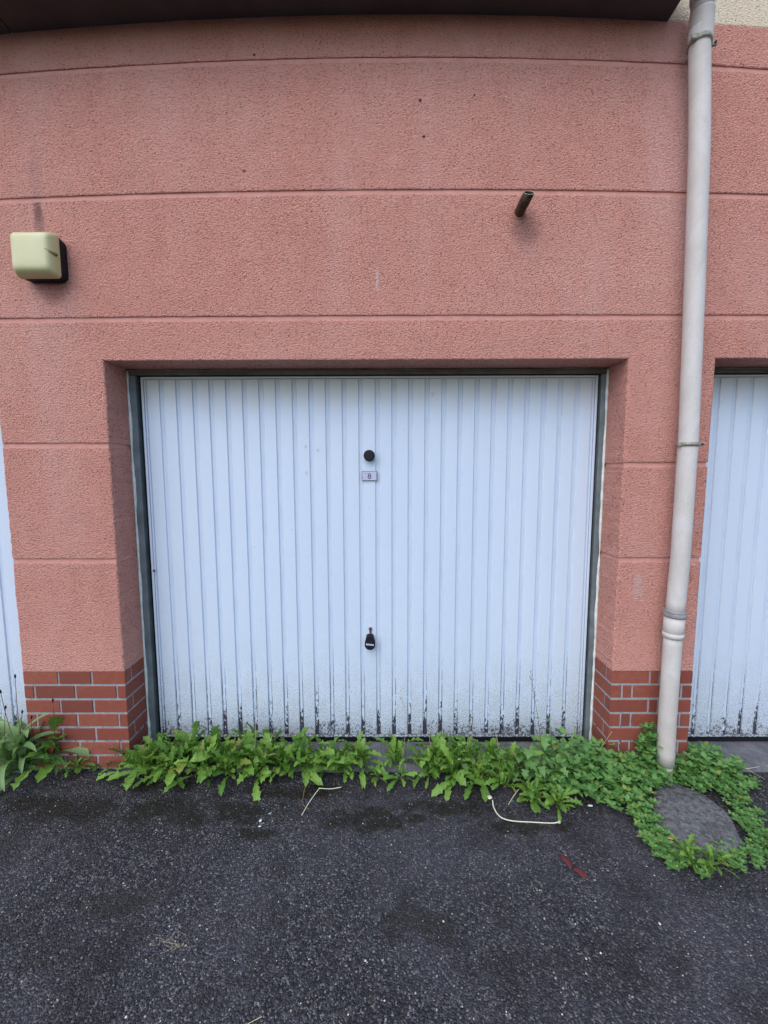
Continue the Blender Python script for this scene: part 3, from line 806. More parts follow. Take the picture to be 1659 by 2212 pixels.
mb = MB(); loft(mb, [(.004, rsq(lw - .002, lh - .002, .03)), (-.040, rsq(lw + .001, lh + .001, .028)), (-.047, rsq(lw + .001, lh + .001, .028))], False)
mb.build('base', M['plastic'], lamp)
secs = [(-.0475, rsq(lw + .0015, lh + .0015, .016)), (-.054, rsq(lw + .001, lh + .001, .016)), (-.074, rsq(lw - .005, lh - .005, .018)), (-.088, rsq(lw - .012, lh - .012, .020)),
        (-.0935, rsq(lw - .017, lh - .017, .020)), (-.0970, rsq(lw - .024, lh - .024, .018)), (-.0985, rsq(lw - .034, lh - .034, .014)), (-.0995, rsq(lw - .060, lh - .060, .008))]
mb = MB(); loft(mb, secs); df = mb.build('diffuser', M['diffuser'], lamp)
mb = MB(); mb.tube([(lw - .026, -.0955, .010), (lw - .010, -.086, .002), (lw - .001, -.066, -.003)], [.0035, .006, .0075], 10); mb.build('screw_recess', plain('recess_plastic', (.30, .26, .12), .6), df)
mb = MB(); mb.tube([(lw + .001, -.068, -.003), (lw + .0035, -.065, -.0035)], [.005, .005], 8); mb.build('screw', M['fastener'], df)

# ------------------------------------------------------------------ iron stub
p0 = at(1121, 460, .01); p1 = at(1143, 416, -.13)
sp = empty('pipe_stub', p0); tag(sp, 'short rusty open-ended iron pipe sticking out of the red wall below the second line', 'pipe')
def stub():
    mb = MB(); ax = Vector((p1.x - p0.x, p1.y - p0.y, p1.z - p0.z)); L = ax.length; ax.normalize()
    s = ax.cross(Vector((0, 0, 1))).normalized(); u = s.cross(ax); n = 28
    ro, ri = .0225, .0198
    rings = []
    def ringv(t, r, cut):
        out = []
        for k in range(n):
            q = 2 * math.pi * k / n; a = math.cos(q); b = math.sin(q)
            out.append(tuple(ax * (t - cut * r * b * 1.15) + s * a * r + u * b * r))
        return out
    R_ = [ringv(0, ro, 0), ringv(L * .45, ro, .3), ringv(L, ro, 1), ringv(L, ri, 1), ringv(L * .3, ri, 0)]
    for r_ in R_: mb.v += r_
    for i in range(len(R_) - 1):
        for k in range(n):
            a = i * n + k; b = i * n + (k + 1) % n; mb.f.append((a, b, b + n, a + n)[::-1]); mb.sm.append(True)
    e = 4 * n; mb.f.append(tuple(e + k for k in range(n))); mb.sm.append(False)
    mb.build('tube', M['rust'], sp)
    m2 = MB(); b0 = 0
    A = ringv(L, ro + .0005, 1); B = ringv(L + .0012, (ro + ri) / 2, 1); Cc = ringv(L, ri - .0003, 1)
    m2.v += A + B + Cc
    for i in range(2):
        for k in range(n):
            a = i * n + k; b = i * n + (k + 1) % n; m2.f.append((a, b, b + n, a + n)[::-1]); m2.sm.append(True)
    m2.build('cut_rim', plain('bare_cut_metal', (.42, .44, .38), .4, .5, .3), sp)
stub()

# ------------------------------------------------------------------ gully slab
def slab():
    cs = [gr(*q, .01) for q in [(1412, 1690), (1465, 1690), (1528, 1722), (1568, 1755), (1610, 1828), (1582, 1846), (1522, 1852), (1450, 1838), (1411, 1806), (1408, 1745)]]
    c = sum(cs, Vector()) / len(cs); N = 48; P = []
    for k in range(N):
        t = k / N * len(cs); i = int(t); f = t - i; a, b = cs[i % len(cs)], cs[(i + 1) % len(cs)]; p = a.lerp(b, f)
        nn = .011 * noise.noise(Vector((p.x * 16, p.y * 16, 0))) + .004 * noise.noise(Vector((p.x * 60, p.y * 60, 2))); d = (p - c); d.z = 0; P.append(p + d.normalized() * nn)
    mb = MB(); H = .022
    for (s, z) in ((1.04, -.005), (1.0, .008), (.97, .017), (.90, H), (.7, H + .003), (.4, H + .005)):
        for p in P:
            q = c + (p - c) * s; mb.v.append((q.x, q.y, z + .0025 * noise.noise(Vector((q.x * 12, q.y * 12, 5)))))
    for i in range(5):
        for k in range(N):
            a = i * N + k; b = i * N + (k + 1) % N; mb.f.append((a, b, b + N, a + N)); mb.sm.append(True)
    mb.v.append((c.x, c.y, H + .006))
    for k in range(N): mb.f.append((5 * N + k, 5 * N + (k + 1) % N, len(mb.v) - 1)); mb.sm.append(True)
    o = mb.build('cement_slab', M['slab']); tag(o, 'low grey cement slab in the asphalt at the foot of the downpipe', 'slab')
slab()

# ------------------------------------------------------------------ plants
def attr(me, us, rn):
    a = me.attributes.new('u', 'FLOAT', 'POINT'); a.data.foreach_set('value', us)
    b = me.attributes.new('rnd', 'FLOAT', 'POINT'); b.data.foreach_set('value', rn)
class Leafy(MB):
    def __init__(s, wave=0): super().__init__(); s.us = []; s.rn = []; s.wave = wave
    def strip(s, spine, widths, fold=.25, roll=0.0, rnd=0.0, side=None):
        """blade along a spine: left edge, rib, right edge; widths is a list of (left, right)"""
        n0 = len(s.v); n = len(spine)
        for i, p in enumerate(spine):
            a = spine[max(0, i - 1)]; b = spine[min(n - 1, i + 1)]; T = (b - a).normalized()
            sd = side if side else Vector((0, 1, 0))
            sd = (sd - T * sd.dot(T)).normalized(); N = T.cross(sd)
            wl, wr = widths[i]
            wv = s.wave * (wl + wr) * .5 if i > 1 else 0; q1 = wv * math.sin(i * 2.3 + rnd * 9); q2 = wv * math.sin(i * 2.9 + rnd * 5 + 2)
            s.v += [tuple(p + sd * wl + N * (fold * wl + q1)), tuple(p), tuple(p - sd * wr + N * (fold * wr + q2))]
            s.us += [1, 0, 1]; s.rn += [rnd] * 3
        for i in range(n - 1):
            a = n0 + i * 3
            s.f += [(a, a + 1, a + 4, a + 3), (a + 1, a + 2, a + 5, a + 4)]; s.sm += [True, True]
    def mesh(s, name, m):
        while len(s.us) < len(s.v): s.us.append(1); s.rn.append(.3)
        me = MB.mesh(s, name, m); attr(me, s.us, s.rn); return me

def dandelion_leaf(seed):
    """runcinate blade along +X, length 1, arching; teeth point back to the base"""
    rr = random.Random(seed); lf = Leafy(.28); sp = []; wd = []
    lobes = rr.choice((4, 5, 5, 6)); rise = rr.uniform(.35, .95); droop = rr.uniform(.15, .95)
    def P(t):
        ang = rise - (rise + droop) * t ** 1.4
        return ang
    # integrate the arch
    N = lobes * 2 + 3; x = z = 0; pts = []; steps = 60; tt = [0]
    path = [Vector((0, 0, 0))]
    for i in range(steps):
        t = (i + .5) / steps; a = P(t); x += math.cos(a) / steps; z += math.sin(a) / steps; path.append(Vector((x, .03 * math.sin(t * 5 + seed), z)))
    def at_(t): k = min(steps - 1, int(t * steps)); f = t * steps - k; return path[k].lerp(path[k + 1], f)
    mw = rr.uniform(.12, .175)
    env = lambda t: mw * (.10 + .95 * max(0, t - .12) ** 1.15 * 1.25) * (1 if t < .8 else max(0, 1 - ((t - .8) / .2) ** 1.7) * .96 + .02)
    ts = [0, .10]; ws = [.010, .014]
    sp_ = .74 / lobes
    deep = rr.uniform(.46, .68)
    for k in range(lobes):
        a = .14 + sp_ * k
        ts += [a + .01, a + sp_ * .35, a + sp_ * .85]; ws += [env(a) * 1.28, env(a + sp_ * .35) * 1.0, env(a + sp_ * .85) * (deep + .2 * k / lobes)]
    ts += [.90, .93, .97, 1.0]; ws += [env(.90) * 1.1, env(.93) * .92, env(.97) * .8, .008]
    pr = []
    for t, w_ in zip(ts, ws): pr.append((w_ * rr.uniform(.85, 1.12), w_ * rr.uniform(.85, 1.12)))
    lf.strip([at_(t) for t in ts], pr, rr.uniform(.15, .45), rnd=rr.random())
    return lf.mesh('dandelion_leaf', M['dandelion'])
DL = [dandelion_leaf(i) for i in range(24)]
def plantain_leaf(seed, broad=1.0):
    rr = random.Random(seed); lf = Leafy(); rise = rr.uniform(.5, 1.1); droop = rr.uniform(.5, 1.2); x = z = 0; sp = [Vector()]
    n = 11
    for i in range(n):
        t = (i + .5) / n; a = rise - (rise + droop) * t ** 1.5; x += math.cos(a) / n; z += math.sin(a) / n; sp.append(Vector((x, .05 * math.sin(t * 4 + seed), z)))
    w_ = [(.010, .010)] * 2 + [(.052 * broad * math.sin(math.pi * ((i - 1) / n) ** .8) + .004,) * 2 for i in range(2, n)] + [(.002, .002)]
    lf.strip(sp, w_, .45, rnd=rr.random()); return lf.mesh('plantain_leaf', M['plantain'])
PLF = [plantain_leaf(i) for i in range(6)]
BLF = [plantain_leaf(20 + i, 2.6) for i in range(5)]
def angular_leaf(seed):
    rr = random.Random(seed); lf = Leafy()
    ts = [0, .02, .16, .30, .42, .55, .66, .80, 1.0]; ws = [.01, .34, .50, .30, .30, .42, .22, .13, .004]
    sp = [Vector((t, 0, .18 * math.sin(t * 2.4) - .12 * t)) for t in ts]
    pet = 3
    lf.strip(sp, [(w_ * rr.uniform(.8, 1.15), w_ * rr.uniform(.8, 1.15)) for w_ in ws], rr.uniform(.05, .35), rnd=rr.random())
    lf.tube([(-.7, 0, -.35), (-.3, 0, -.08), (0, 0, 0)], [.012, .012, .012], 4, False)
    return lf.mesh('angular_leaf', M['angular'])
AL = [angular_leaf(i) for i in range(6)]

def orient(o, az, tilt, roll, sc):
    o.rotation_euler = (Matrix.Rotation(az, 3, 'Z') @ Matrix.Rotation(-tilt, 3, 'Y') @ Matrix.Rotation(roll, 3, 'X')).to_euler()
    o.scale = (sc, sc, sc)
def rosette(loc, n, ln, meshes, name, label, cat, group, el=(.0, 1.0), rim=None, front=.0):
    if meshes is DL: n = min(52, int(n * 2.1)); ln *= .84
    root = empty(name, loc); tag(root, label, cat, group)
    cr = MB(); cr.tube([(0, 0, -.01), (0, 0, .012)], [.010, .006], 8); cr.build('crown', M['redstem'], root)
    a0 = random.random() * 6
    for k in range(n):
        az = a0 + k * 2.39996 + random.uniform(-.25, .25)
        # behind the plant stands the wall: leaves on that side grow steeper
        back = max(0, math.sin(az)); f = k / n
        tl = el[0] + (el[1] - el[0]) * f ** 1.2 + .55 * back + random.uniform(-.1, .1)
        s = ln * random.choice((random.uniform(.42, .8), random.uniform(.7, 1.28))) * (1 - .25 * back)
        lf = link('leaf', random.choice(meshes), root, (random.uniform(-.012, .012), random.uniform(-.01, .01), .004 + .02 * f))
        orient(lf, az, tl, random.uniform(-.6, .6), s)
        if meshes is DL: lf.scale = (s, s * random.uniform(.62, 1.0), s * random.uniform(.8, 1.25))
    return root
G_D = 'dandelion rosettes along the foot of the wall'
G_DL = 'dandelion plants crowded in the long clump below the left half of the middle door'
G_DR = 'dandelion plants crowded below the right half of the middle door'
def dand(px, py, n, ln, label, group, el=(.05, 1.05)):
    g = gr(px, py); return rosette((g.x, g.y, 0), n, ln, DL, 'dandelion', label, 'dandelion', group, el)
ORD = ['first', 'second', 'third', 'fourth', 'fifth', 'sixth', 'seventh', 'eighth', 'ninth', 'tenth', 'eleventh', 'twelfth', 'thirteenth', 'fourteenth']
CL = {0: 'dandelion at the left end of the dense clump, at the brick corner', 1: 'dandelion in the dense clump directly in front of the grey door jamb'}
def rib(px):
    k = int((at(px, 1590, .18).x - X0) / ((X1 - X0) / 27)); return (k, 'left') if k < 14 else (26 - k, 'right')
for i, (px, py, n, ln) in enumerate([(285, 1664, 18, .16), (318, 1672, 24, .18), (352, 1652, 20, .20), (378, 1676, 26, .19), (410, 1656, 26, .22), (440, 1674, 26, .20), (470, 1652, 24, .22), (498, 1674, 26, .20), (530, 1654, 24, .22), (556, 1676, 24, .19), (585, 1656, 24, .21), (612, 1672, 22, .18)]):
    k, sd = rib(px); dand(px, py, n, ln, CL.get(i, 'bright dandelion in the dense clump, %s the %s rib from the left' % ('tight against' if py < 1662 else 'forward of', ORD[max(0, k)])), G_DL, (.0, 1.35))
dand(652, 1664, 20, .22, 'dandelion with tall upright leaf behind the reddish hanging stalk', G_D, (.1, 1.35))
dand(700, 1664, 20, .20, 'dandelion just left of the handle, directly above the bent dry stalk', G_D)
dand(735, 1668, 18, .19, 'dandelion above the right end of the bent dry stalk', G_D)
dand(775, 1660, 22, .21, 'dandelion directly below the black handle, left of the bare gap in the row', G_D)
dand(858, 1656, 16, .20, 'small dandelion right of the bare gap, with a thin dry stem rising from it', G_D, (.1, 1.3))
dand(815, 1684, 9, .13, 'low flat dandelion in the bare gap below the black handle', G_D, (.0, .5))
dand(868, 1684, 8, .11, 'low dandelion leaves spreading forward, right of the bare gap', G_D, (.0, .5))
for i, (px, py, n, ln) in enumerate([(925, 1676, 20, .18), (952, 1656, 22, .22), (980, 1680, 22, .19), (1008, 1658, 20, .21), (1035, 1688, 18, .18), (1062, 1664, 18, .20), (1090, 1700, 16, .17), (1112, 1668, 14, .19)]):
    k, sd = rib(px); dand(px, py, n, ln, 'dull dandelion in the mixed weeds, %s the %s rib from the right' % ('tight against' if py < 1670 else 'forward of', ORD[max(0, k)]), G_DR, (.0, 1.3))
dand(1150, 1732, 26, .13, 'low bright rosette in front of the weeds, above the white curved stalk', G_D, (.0, .7))
dand(1203, 1742, 18, .11, 'small rosette beside the free end of the white curved stalk', G_D, (.0, .6))
dand(168, 1664, 13, .13, 'small flat dandelion in front of the left brick pillar', G_D, (.0, .5))
dand(1486, 1864, 18, .105, 'bright green rosette at the front edge of the cement slab, near the cigarette end', G_D, (.1, .9))
dand(1535, 1870, 14, .09, 'small pale rosette at the front edge of the cement slab, right of the larger one', G_D, (.1, .8))
# left plantain clump
g = gr(50, 1668); pl_ = rosette((g.x, g.y, 0), 80, .31, PLF, 'ribwort_plantain', 'plantain with long narrow leaves and dark seed heads at the left edge', 'plantain', None, (-.05, 1.1))
g = gr(118, 1655); rosette((g.x, g.y, 0), 34, .25, BLF[:2] + DL[:8], 'broad_leaf_weed', 'broad leaved weed rosette beside the left foot of the brick pillar', 'weed', None, (.0, 1.4))
g = gr(5, 1640); rosette((g.x, g.y, 0), 34, .25, PLF, 'leafy_weed', 'narrow leaved weed cut off by the left edge in front of the left door', 'weed', None, (.1, 1.1))
def seed_stalk(root, px0, py0, px1, py1, y1):
    a = gr(px0, py0); b = at(px1, py1, y1); pts = []
    for i in range(9):
        t = i / 8; p = a.lerp(b, t); p.x += .012 * math.sin(t * 3.1) * (1 if px1 > px0 else -1); pts.append(p - root.location)
    mb = MB(); mb.tube(pts, .0013, 5); s = mb.build('seed_stalk', M['redstem'], root)
    d = (pts[-1] - pts[-2]).normalized(); mb = MB(); mb.tube([pts[-1] - d * .004, pts[-1] + d * .004, pts[-1] + d * .014, pts[-1] + d * .022], [.0015, .0042, .0036, .0008], 8); mb.build('seed_head', M['seed'], s)
for a in [(60, 1665, 33, 1464, -.12), (55, 1665, 2, 1497, -.14), (110, 1660, 114, 1516, -.06), (50, 1660, 48, 1540, -.12), (80, 1660, 68, 1552, -.1), (20, 1670, 12, 1530, -.2)]: seed_stalk(pl_, *a)

# herb with opposite pointed leaves
def ovate(lf, base, d, up, L, W, rnd):
    side = d.cross(up).normalized(); sp = []; wd = []
    for (t, w_) in ((0, .06), (.25, .85), (.5, 1.0), (.75, .6), (1, .02)):
        sp.append(base + d * (L * t) + up * (L * (.18 * math.sin(t * 2.6) - .12 * t))); wd.append((W * w_, W * w_))
    lf.strip(sp, wd, .25, rnd=rnd, side=side)
def herb_mesh(seed, height, spread, stems, leaf, lean=(0, 0)):
    rr = random.Random(seed); lf = Leafy(); st = MB()
    for s in range(stems):
        az = rr.random() * 6.283; out = spread * math.sqrt(rr.random()); h = height * rr.uniform(.45, 1.0) * (1 - .35 * out / spread)
        base = Vector((math.cos(az) * out * .35, math.sin(az) * out * .35, 0)); tip = Vector((math.cos(az) * out + lean[0] * h, math.sin(az) * out + lean[1] * h, h))
        n = max(3, int(h / (leaf * .85))); pts = []
        for i in range(n + 1):
            t = i / n; p = base.lerp(tip, t); p.z = tip.z * (t ** .8) + .004; p += Vector((rr.uniform(-1, 1), rr.uniform(-1, 1), 0)) * leaf * .1; pts.append(p)
        st.tube(pts, [.0013 * (1 - .5 * i / n) for i in range(n + 1)], 4, False)
        rot = rr.random() * 3; rn = rr.random()
        for i in range(1, n + 1):
            k = 2 if i < n else 4
            rot += 1.57 + rr.uniform(-.3, .3)
            for q in range(k):
                a = rot + q * 6.283 / k; el = rr.uniform(-.15, .45) if i < n else rr.uniform(.15, .6)
                d = Vector((math.cos(a) * math.cos(el), math.sin(a) * math.cos(el), math.sin(el))); up = Vector((0, 0, 1)); up = (up - d * up.dot(d)).normalized()
                Ls = leaf * rr.uniform(.75, 1.15) * (1 if i < n else .8)
                ovate(lf, pts[i], d, up, Ls, Ls * rr.uniform(.26, .36), (rn + rr.uniform(0, .35)) % 1)
    return lf.mesh('foliage', M['herb']), st.mesh('stems', M['stem'])
HM = {}
def herb(px, py, kind, label, group, sc=1.0, z=0.0):
    g = gr(px, py)
    if kind not in HM:
        HM[kind] = herb_mesh(*KINDS[kind])
    f, s = HM[kind]
    root = empty('herb_plant', (g.x, g.y, z), random.random() * 6.28 if kind[0] != 't' else 0); tag(root, label, 'weed', group); root.scale = (sc,) * 3
    a = link('foliage', f, root); tag(a, kind='stuff'); link('stems', s, root)
    return root
KINDS = {'big1': (1, .20, .12, 22, .050), 'big2': (2, .17, .13, 22, .047), 'mid1': (3, .13, .11, 26, .038), 'mid2': (4, .11, .12, 26, .035),
         'low1': (5, .055, .09, 22, .029), 'low2': (6, .045, .10, 22, .027), 'tall': (7, .30, .085, 28, .040), 'low3': (8, .07, .07, 18, .031)}
GH = 'small leaved herbs around the pillar foot and downpipe'
for (px, py, k, s_, lb) in [
    (1215, 1668, 'big1', 1, 'tall bushy herb under the right end of the middle door, behind a lower one'),
    (1262, 1665, 'big2', 1, 'bushy herb against the door frame, left of the right brick corner'),
    (1240, 1700, 'mid1', 1, 'medium herb in front of the door frame beside the star leaved weeds'),
    (1195, 1705, 'mid2', .9, 'medium herb directly behind the low bright rosettes')]: herb(px, py, k, lb, 'herbs left of the right brick pillar', s_)
for (px, py, k, s_, lb) in [
    (1292, 1690, 'mid1', 1.05, 'herb growing at the very corner of the right brick pillar'),
    (1325, 1672, 'big2', .85, 'herb hugging the bricks of the right pillar just right of its corner'),
    (1345, 1710, 'mid2', 1.05, 'herb mixed with grass in front of the right brick pillar'),
    (1372, 1685, 'mid1', 1.1, 'herb between the brick corner and the downpipe foot'),
    (1300, 1722, 'low1', 1.2, 'low herb at the asphalt edge just behind the pale flat scrap'),
    (1368, 1740, 'mid2', .8, 'herb overhanging the asphalt just left of the cement slab top corner')]: herb(px, py, k, lb, 'herbs in front of the right brick pillar', s_)
herb(1392, 1665, 'tall', 'tallest herb climbing the bricks against the left side of the downpipe', None)
herb(1408, 1690, 'mid2', 'bushy herb covering the left foot of the downpipe', None, .9)
for (px, py, k, s_, lb) in [
    (1475, 1668, 'big1', .75, 'herb touching the right side of the downpipe foot'),
    (1510, 1672, 'big2', .85, 'herb below the left edge of the right garage door'),
    (1548, 1672, 'mid1', 1, 'herb spreading over the sill of the right garage door'),
    (1500, 1700, 'mid2', .8, 'herb behind the far edge of the cement slab, right of centre'),
    (1465, 1690, 'mid2', .75, 'yellowish herb hanging over the far edge of the slab at the pipe'),
    (1572, 1690, 'low1', 1.1, 'low herb right of the downpipe growth, ending on bare asphalt'),
    (1540, 1700, 'mid2', .75, 'herb at the far right corner of the cement slab')]: herb(px, py, k, lb, 'herbs right of the downpipe foot', s_)
for (px, py, k, s_, lb) in [
    (1590, 1728, 'low3', .9, 'creeping herb right of the slab, farthest of its row towards the door'),
    (1606, 1755, 'low1', .75, 'creeping herb right of the slab, second of its row from the door'),
    (1624, 1785, 'low2', .75, 'creeping herb right of the slab, middle of its row'),
    (1642, 1812, 'low1', .7, 'creeping herb at the near right corner of the slab'),
    (1662, 1838, 'low2', .7, 'creeping herb at the right picture edge among grass blades')]: herb(px, py, k, lb, 'creeping herbs right of the cement slab', s_)
for (px, py, k, s_, lb) in [
    (1388, 1765, 'low3', .9, 'creeping herb left of the slab, just behind the crumpled white scrap'),
    (1402, 1790, 'low1', .8, 'creeping herb left of the slab, beside the crumpled white scrap'),
    (1408, 1822, 'low3', .8, 'creeping herb at the near left corner of the slab')]: herb(px, py, k, lb, 'creeping herbs left of the cement slab', s_)
for (px, py, k, s_, lb) in [
    (1440, 1842, 'low1', .8, 'creeping herb in front of the slab just below the cigarette end'),
    (1450, 1868, 'low3', .55, 'creeping herb just in front of the larger bright rosette at the slab'),
    (1575, 1858, 'low1', .65, 'creeping herb in front of the slab, right of the small pale rosette'),
    (1615, 1850, 'low2', .7, 'creeping herb in front of the slab, nearest its right corner'),
    (1512, 1884, 'low3', .5, 'creeping herb in front of the slab, reaching farthest onto the asphalt')]: herb(px, py, k, lb, 'creeping herbs in front of the cement slab', s_)
herb(205, 1662, 'low3', 'tiny herb at the foot of the left brick pillar', None, .35)
herb(1630, 1690, 'low2', 'flat tuft on the concrete in front of the right garage door', None, .35)
# angular leaved weed
def angular(px, py, n, label, group, spread=.13, height=.17, leaf=.048):
    g = gr(px, py); root = empty('star_leaf_weed', (g.x, g.y, 0)); tag(root, label, 'weed', group)
    st = MB()
    for k in range(n):
        a = random.random() * 6.28; r = spread * math.sqrt(random.random()); h = height * random.uniform(.35, 1) * (1 - .3 * r / spread)
        p = Vector((math.cos(a) * r, math.sin(a) * r * .8 , h)); p.y = min(p.y, -.01 - g.y + .0)
        lf = link('leaf', random.choice(AL), root, p); az = random.uniform(-2.6, -.5) if random.random() < .75 else random.random() * 6.28
        s = leaf * random.uniform(.65, 1.2); orient(lf, az, random.uniform(-.9, .1), random.uniform(-.4, .4), s)
        st.tube([(p.x * .2, p.y * .2, 0), (p.x * .6, p.y * .6, p.z * .6), tuple(p)], .001, 4, False)
    s = st.build('stems', M['stem'], root); return root
angular(1105, 1685, 22, 'weed with pointed star shaped leaves in front of the right half of the middle door', 'star leaved weeds')
angular(1160, 1680, 26, 'weed with large pointed star shaped leaves just left of the small leaved herbs', 'star leaved weeds', .14, .22)
angular(1200, 1670, 20, 'weed with pointed star shaped leaves below the right stile of the middle door', 'star leaved weeds', .12, .24)
angular(1045, 1690, 14, 'weed with pale star shaped leaves among the right dandelions', 'star leaved weeds', .12, .14, .042)
def tall_weed(base, top, label, tipk):
    a = gr(*base); b = at(top[0], top[1], top[2]); root = empty('tall_weed', a); tag(root, label, 'weed')
    pts = []; N = 12
    for i in range(N + 1):
        t = i / N; p = (b - a) * t; p.x += .010 * math.sin(t * 4); pts.append(p)
    mb = MB(); mb.tube(pts, [.0017 * (1 - .65 * i / N) for i in range(N + 1)], 5); mb.build('stem', M['redstem'] if tipk else M['stem'], root)
    for i, t in enumerate((.22, .34, .42, .50, .64) if tipk else (.3, .45, .6, .75, .88, .97)):
        p = pts[int(t * N)]; lf = link('leaf', random.choice(AL), root, p); orient(lf, (i * 2.6 + .3) , random.uniform(-.4, .5), random.uniform(-.6, .6), (.036 - .022 * t) * (1.2 if not tipk else 1))
    if tipk:
        mb = MB()
        for i in range(13):
            t = .72 + .28 * i / 12; k = t * N; p = pts[min(N - 1, int(k))].lerp(pts[min(N, int(k) + 1)], k - int(k)); q = i * 2.4
            e = p + Vector((math.cos(q) * .009, math.sin(q) * .005, .008)); mb.tube([p, e], .0005, 4, False); mb.tube([e, e + Vector((0, 0, .003)), e + Vector((0, 0, .006))], [.0008, .0017, .0006], 6)
        mb.build('buds', M['seed'], root)
tall_weed((1172, 1690), (1149, 1450, -.03), 'tall thin weed with a budding tip standing against the white door', True)
tall_weed((1190, 1688), (1188, 1545, -.03), 'shorter leafy stalk standing beside the tall budding weed', False)

# grass tufts
def grass(px, py, n, L, label):
    g = gr(px, py); root = empty('grass_tuft', (g.x, g.y, 0)); tag(root, label, 'grass')
    lf = Leafy()
    for k in range(n):
        az = random.random() * 6.28; l = L * random.uniform(.5, 1.1); el = random.uniform(.4, 1.35); sp = []; p = Vector((random.uniform(-.02, .02), random.uniform(-.02, .02), 0))
        for i in range(7):
            sp.append(p.copy()); e = el - i * .28; p = p + Vector((math.cos(az) * math.cos(e), math.sin(az) * math.cos(e), math.sin(e))) * l / 6
            p.z = max(p.z, .003)
        lf.strip(sp, [(.0018 * (1 - i / 6.3), .0018 * (1 - i / 6.3)) for i in range(7)], .3, rnd=random.random(), side=Vector((-math.sin(az), math.cos(az), 0)))
    o = link('blades', lf.mesh('blades', M['grass']), root); tag(o, kind='stuff')
grass(1348, 1712, 60, .16, 'grass tuft growing through the herbs left of the downpipe')
grass(1650, 1825, 45, .12, 'grass tuft at the right edge by the corner of the cement slab')
grass(30, 1650, 30, .17, 'grass tuft in front of the left door, behind the plantain')
grass(1300, 1660, 30, .14, 'grass tuft at the left corner of the right brick pillar')

# dry stalks
def stalk(P, r, m, name, label, head=None):
    P = [Vector(p) for p in P]; root = P[0]
    # smooth through the points
    pts = []
    for i in range(len(P) - 1):
        a, b, c, d = P[max(i - 1, 0)], P[i], P[i + 1], P[min(i + 2, len(P) - 1)]
        for k in range(6):
            t = k / 6; pts.append(.5 * ((2 * b) + (c - a) * t + (2 * a - 5 * b + 4 * c - d) * t * t + (3 * b - a - 3 * c + d) * t ** 3))
    pts.append(P[-1]); e = empty(name, root); tag(e, label, 'stalk')
    mb = MB(); mb.tube([p - root for p in pts], r, 7); mb.build('stem', m, e)
    if head:
        h = MB(); bm = bmesh.new(); bmesh.ops.create_icosphere(bm, subdivisions=2, radius=head[0])
        for v_ in bm.verts: v_.co *= 1 + .25 * noise.noise(v_.co * 900); v_.co += pts[-1 if head[2] else 0] - root
        h.bm(bm, True); h.build('seed_head', M[head[1]], e)
g_ = lambda x, y, z=.004: tuple(gr(x, y, z))
stalk([g_(1064, 1728, .03), g_(1067, 1745, .02), g_(1080, 1764, .008), g_(1105, 1773, .006), g_(1150, 1776, .006), g_(1190, 1778, .006), g_(1208, 1776, .010)], .0024, M['palestalk'], 'curved_stalk', 'thick white curved stalk lying on the asphalt in front of the right weeds', (.006, 'fluff', True))
stalk([g_(652, 1761), g_(668, 1733, .012), g_(689, 1704, .03), g_(692, 1703, .03), g_(715, 1704, .02), g_(738, 1700, .02)], .0017, M['palestalk'], 'bent_stalk', 'pale bent dry stalk on the asphalt below the left half of the door')
stalk([g_(661, 1664, .05), g_(661, 1690, .03), g_(656, 1715, .008), g_(655, 1738), g_(668, 1748)], .0014, M['tan'], 'hanging_stalk', 'thin reddish dry stalk hanging onto the asphalt beside the pale bent one')
stalk([tuple(gr(548, 1665)), tuple(at(551, 1600, -.08)), tuple(at(552.5, 1540, -.07)), tuple(at(553, 1490, -.06))], .0013, M['straw'], 'upright_stalk', 'straight dry stem standing in the left dandelion clump against the door', (.003, 'seed', True))
stalk([tuple(gr(868, 1660)), tuple(at(874, 1600, -.05)), tuple(at(877, 1555, -.04)), tuple(at(873, 1525, -.03)), tuple(at(866, 1508, -.03))], .0012, M['straw'], 'drooping_stalk', 'dry stem with drooping tip standing right of the bare gap', (.003, 'tan', True))
stalk([g_(535, 1668, .06), g_(541, 1646, .09), g_(550, 1637, .10), g_(575, 1632, .11), g_(600, 1627, .12)], .0015, M['straw'], 'folded_stalk', 'pale folded stem lying over the left dandelion clump')
stalk([g_(1098, 1738, .02), g_(1108, 1722, .03), g_(1120, 1705, .05)], .0018, M['straw'], 'short_stalk', 'short straw coloured stem beside the base of the white curved stalk')
stalk([g_(535, 2212), g_(550, 2204), g_(566, 2196)], .0012, M['straw'], 'loose_straw', 'single loose straw on the asphalt at the bottom edge')
stalk([g_(1590, 1661, .02), g_(1615, 1660, .03), g_(1640, 1656, .03)], .0014, M['straw'], 'fallen_straw', 'dry straw lying in front of the right garage door')
stalk([g_(1612, 1662, .03), g_(1632, 1672, .01), g_(1652, 1683, .01)], .0009, M['straw'], 'thin_straw', 'thin dry straw pointing to the right edge, just below the other one')
stalk([tuple(gr(1286, 1650)), tuple(at(1292, 1625, -.02)), tuple(at(1303, 1608, -.03)), tuple(at(1322, 1580, -.05))], .0010, M['straw'], 'leaning_stem', 'thin pale stem leaning across the corner of the right brick pillar')
stalk([tuple(gr(1500, 1700)), tuple(gr(1522, 1672, .05)), tuple(gr(1530, 1655, .08))], .0012, M['tan'], 'brown_stem', 'brown dry stem in the herbs right of the downpipe')
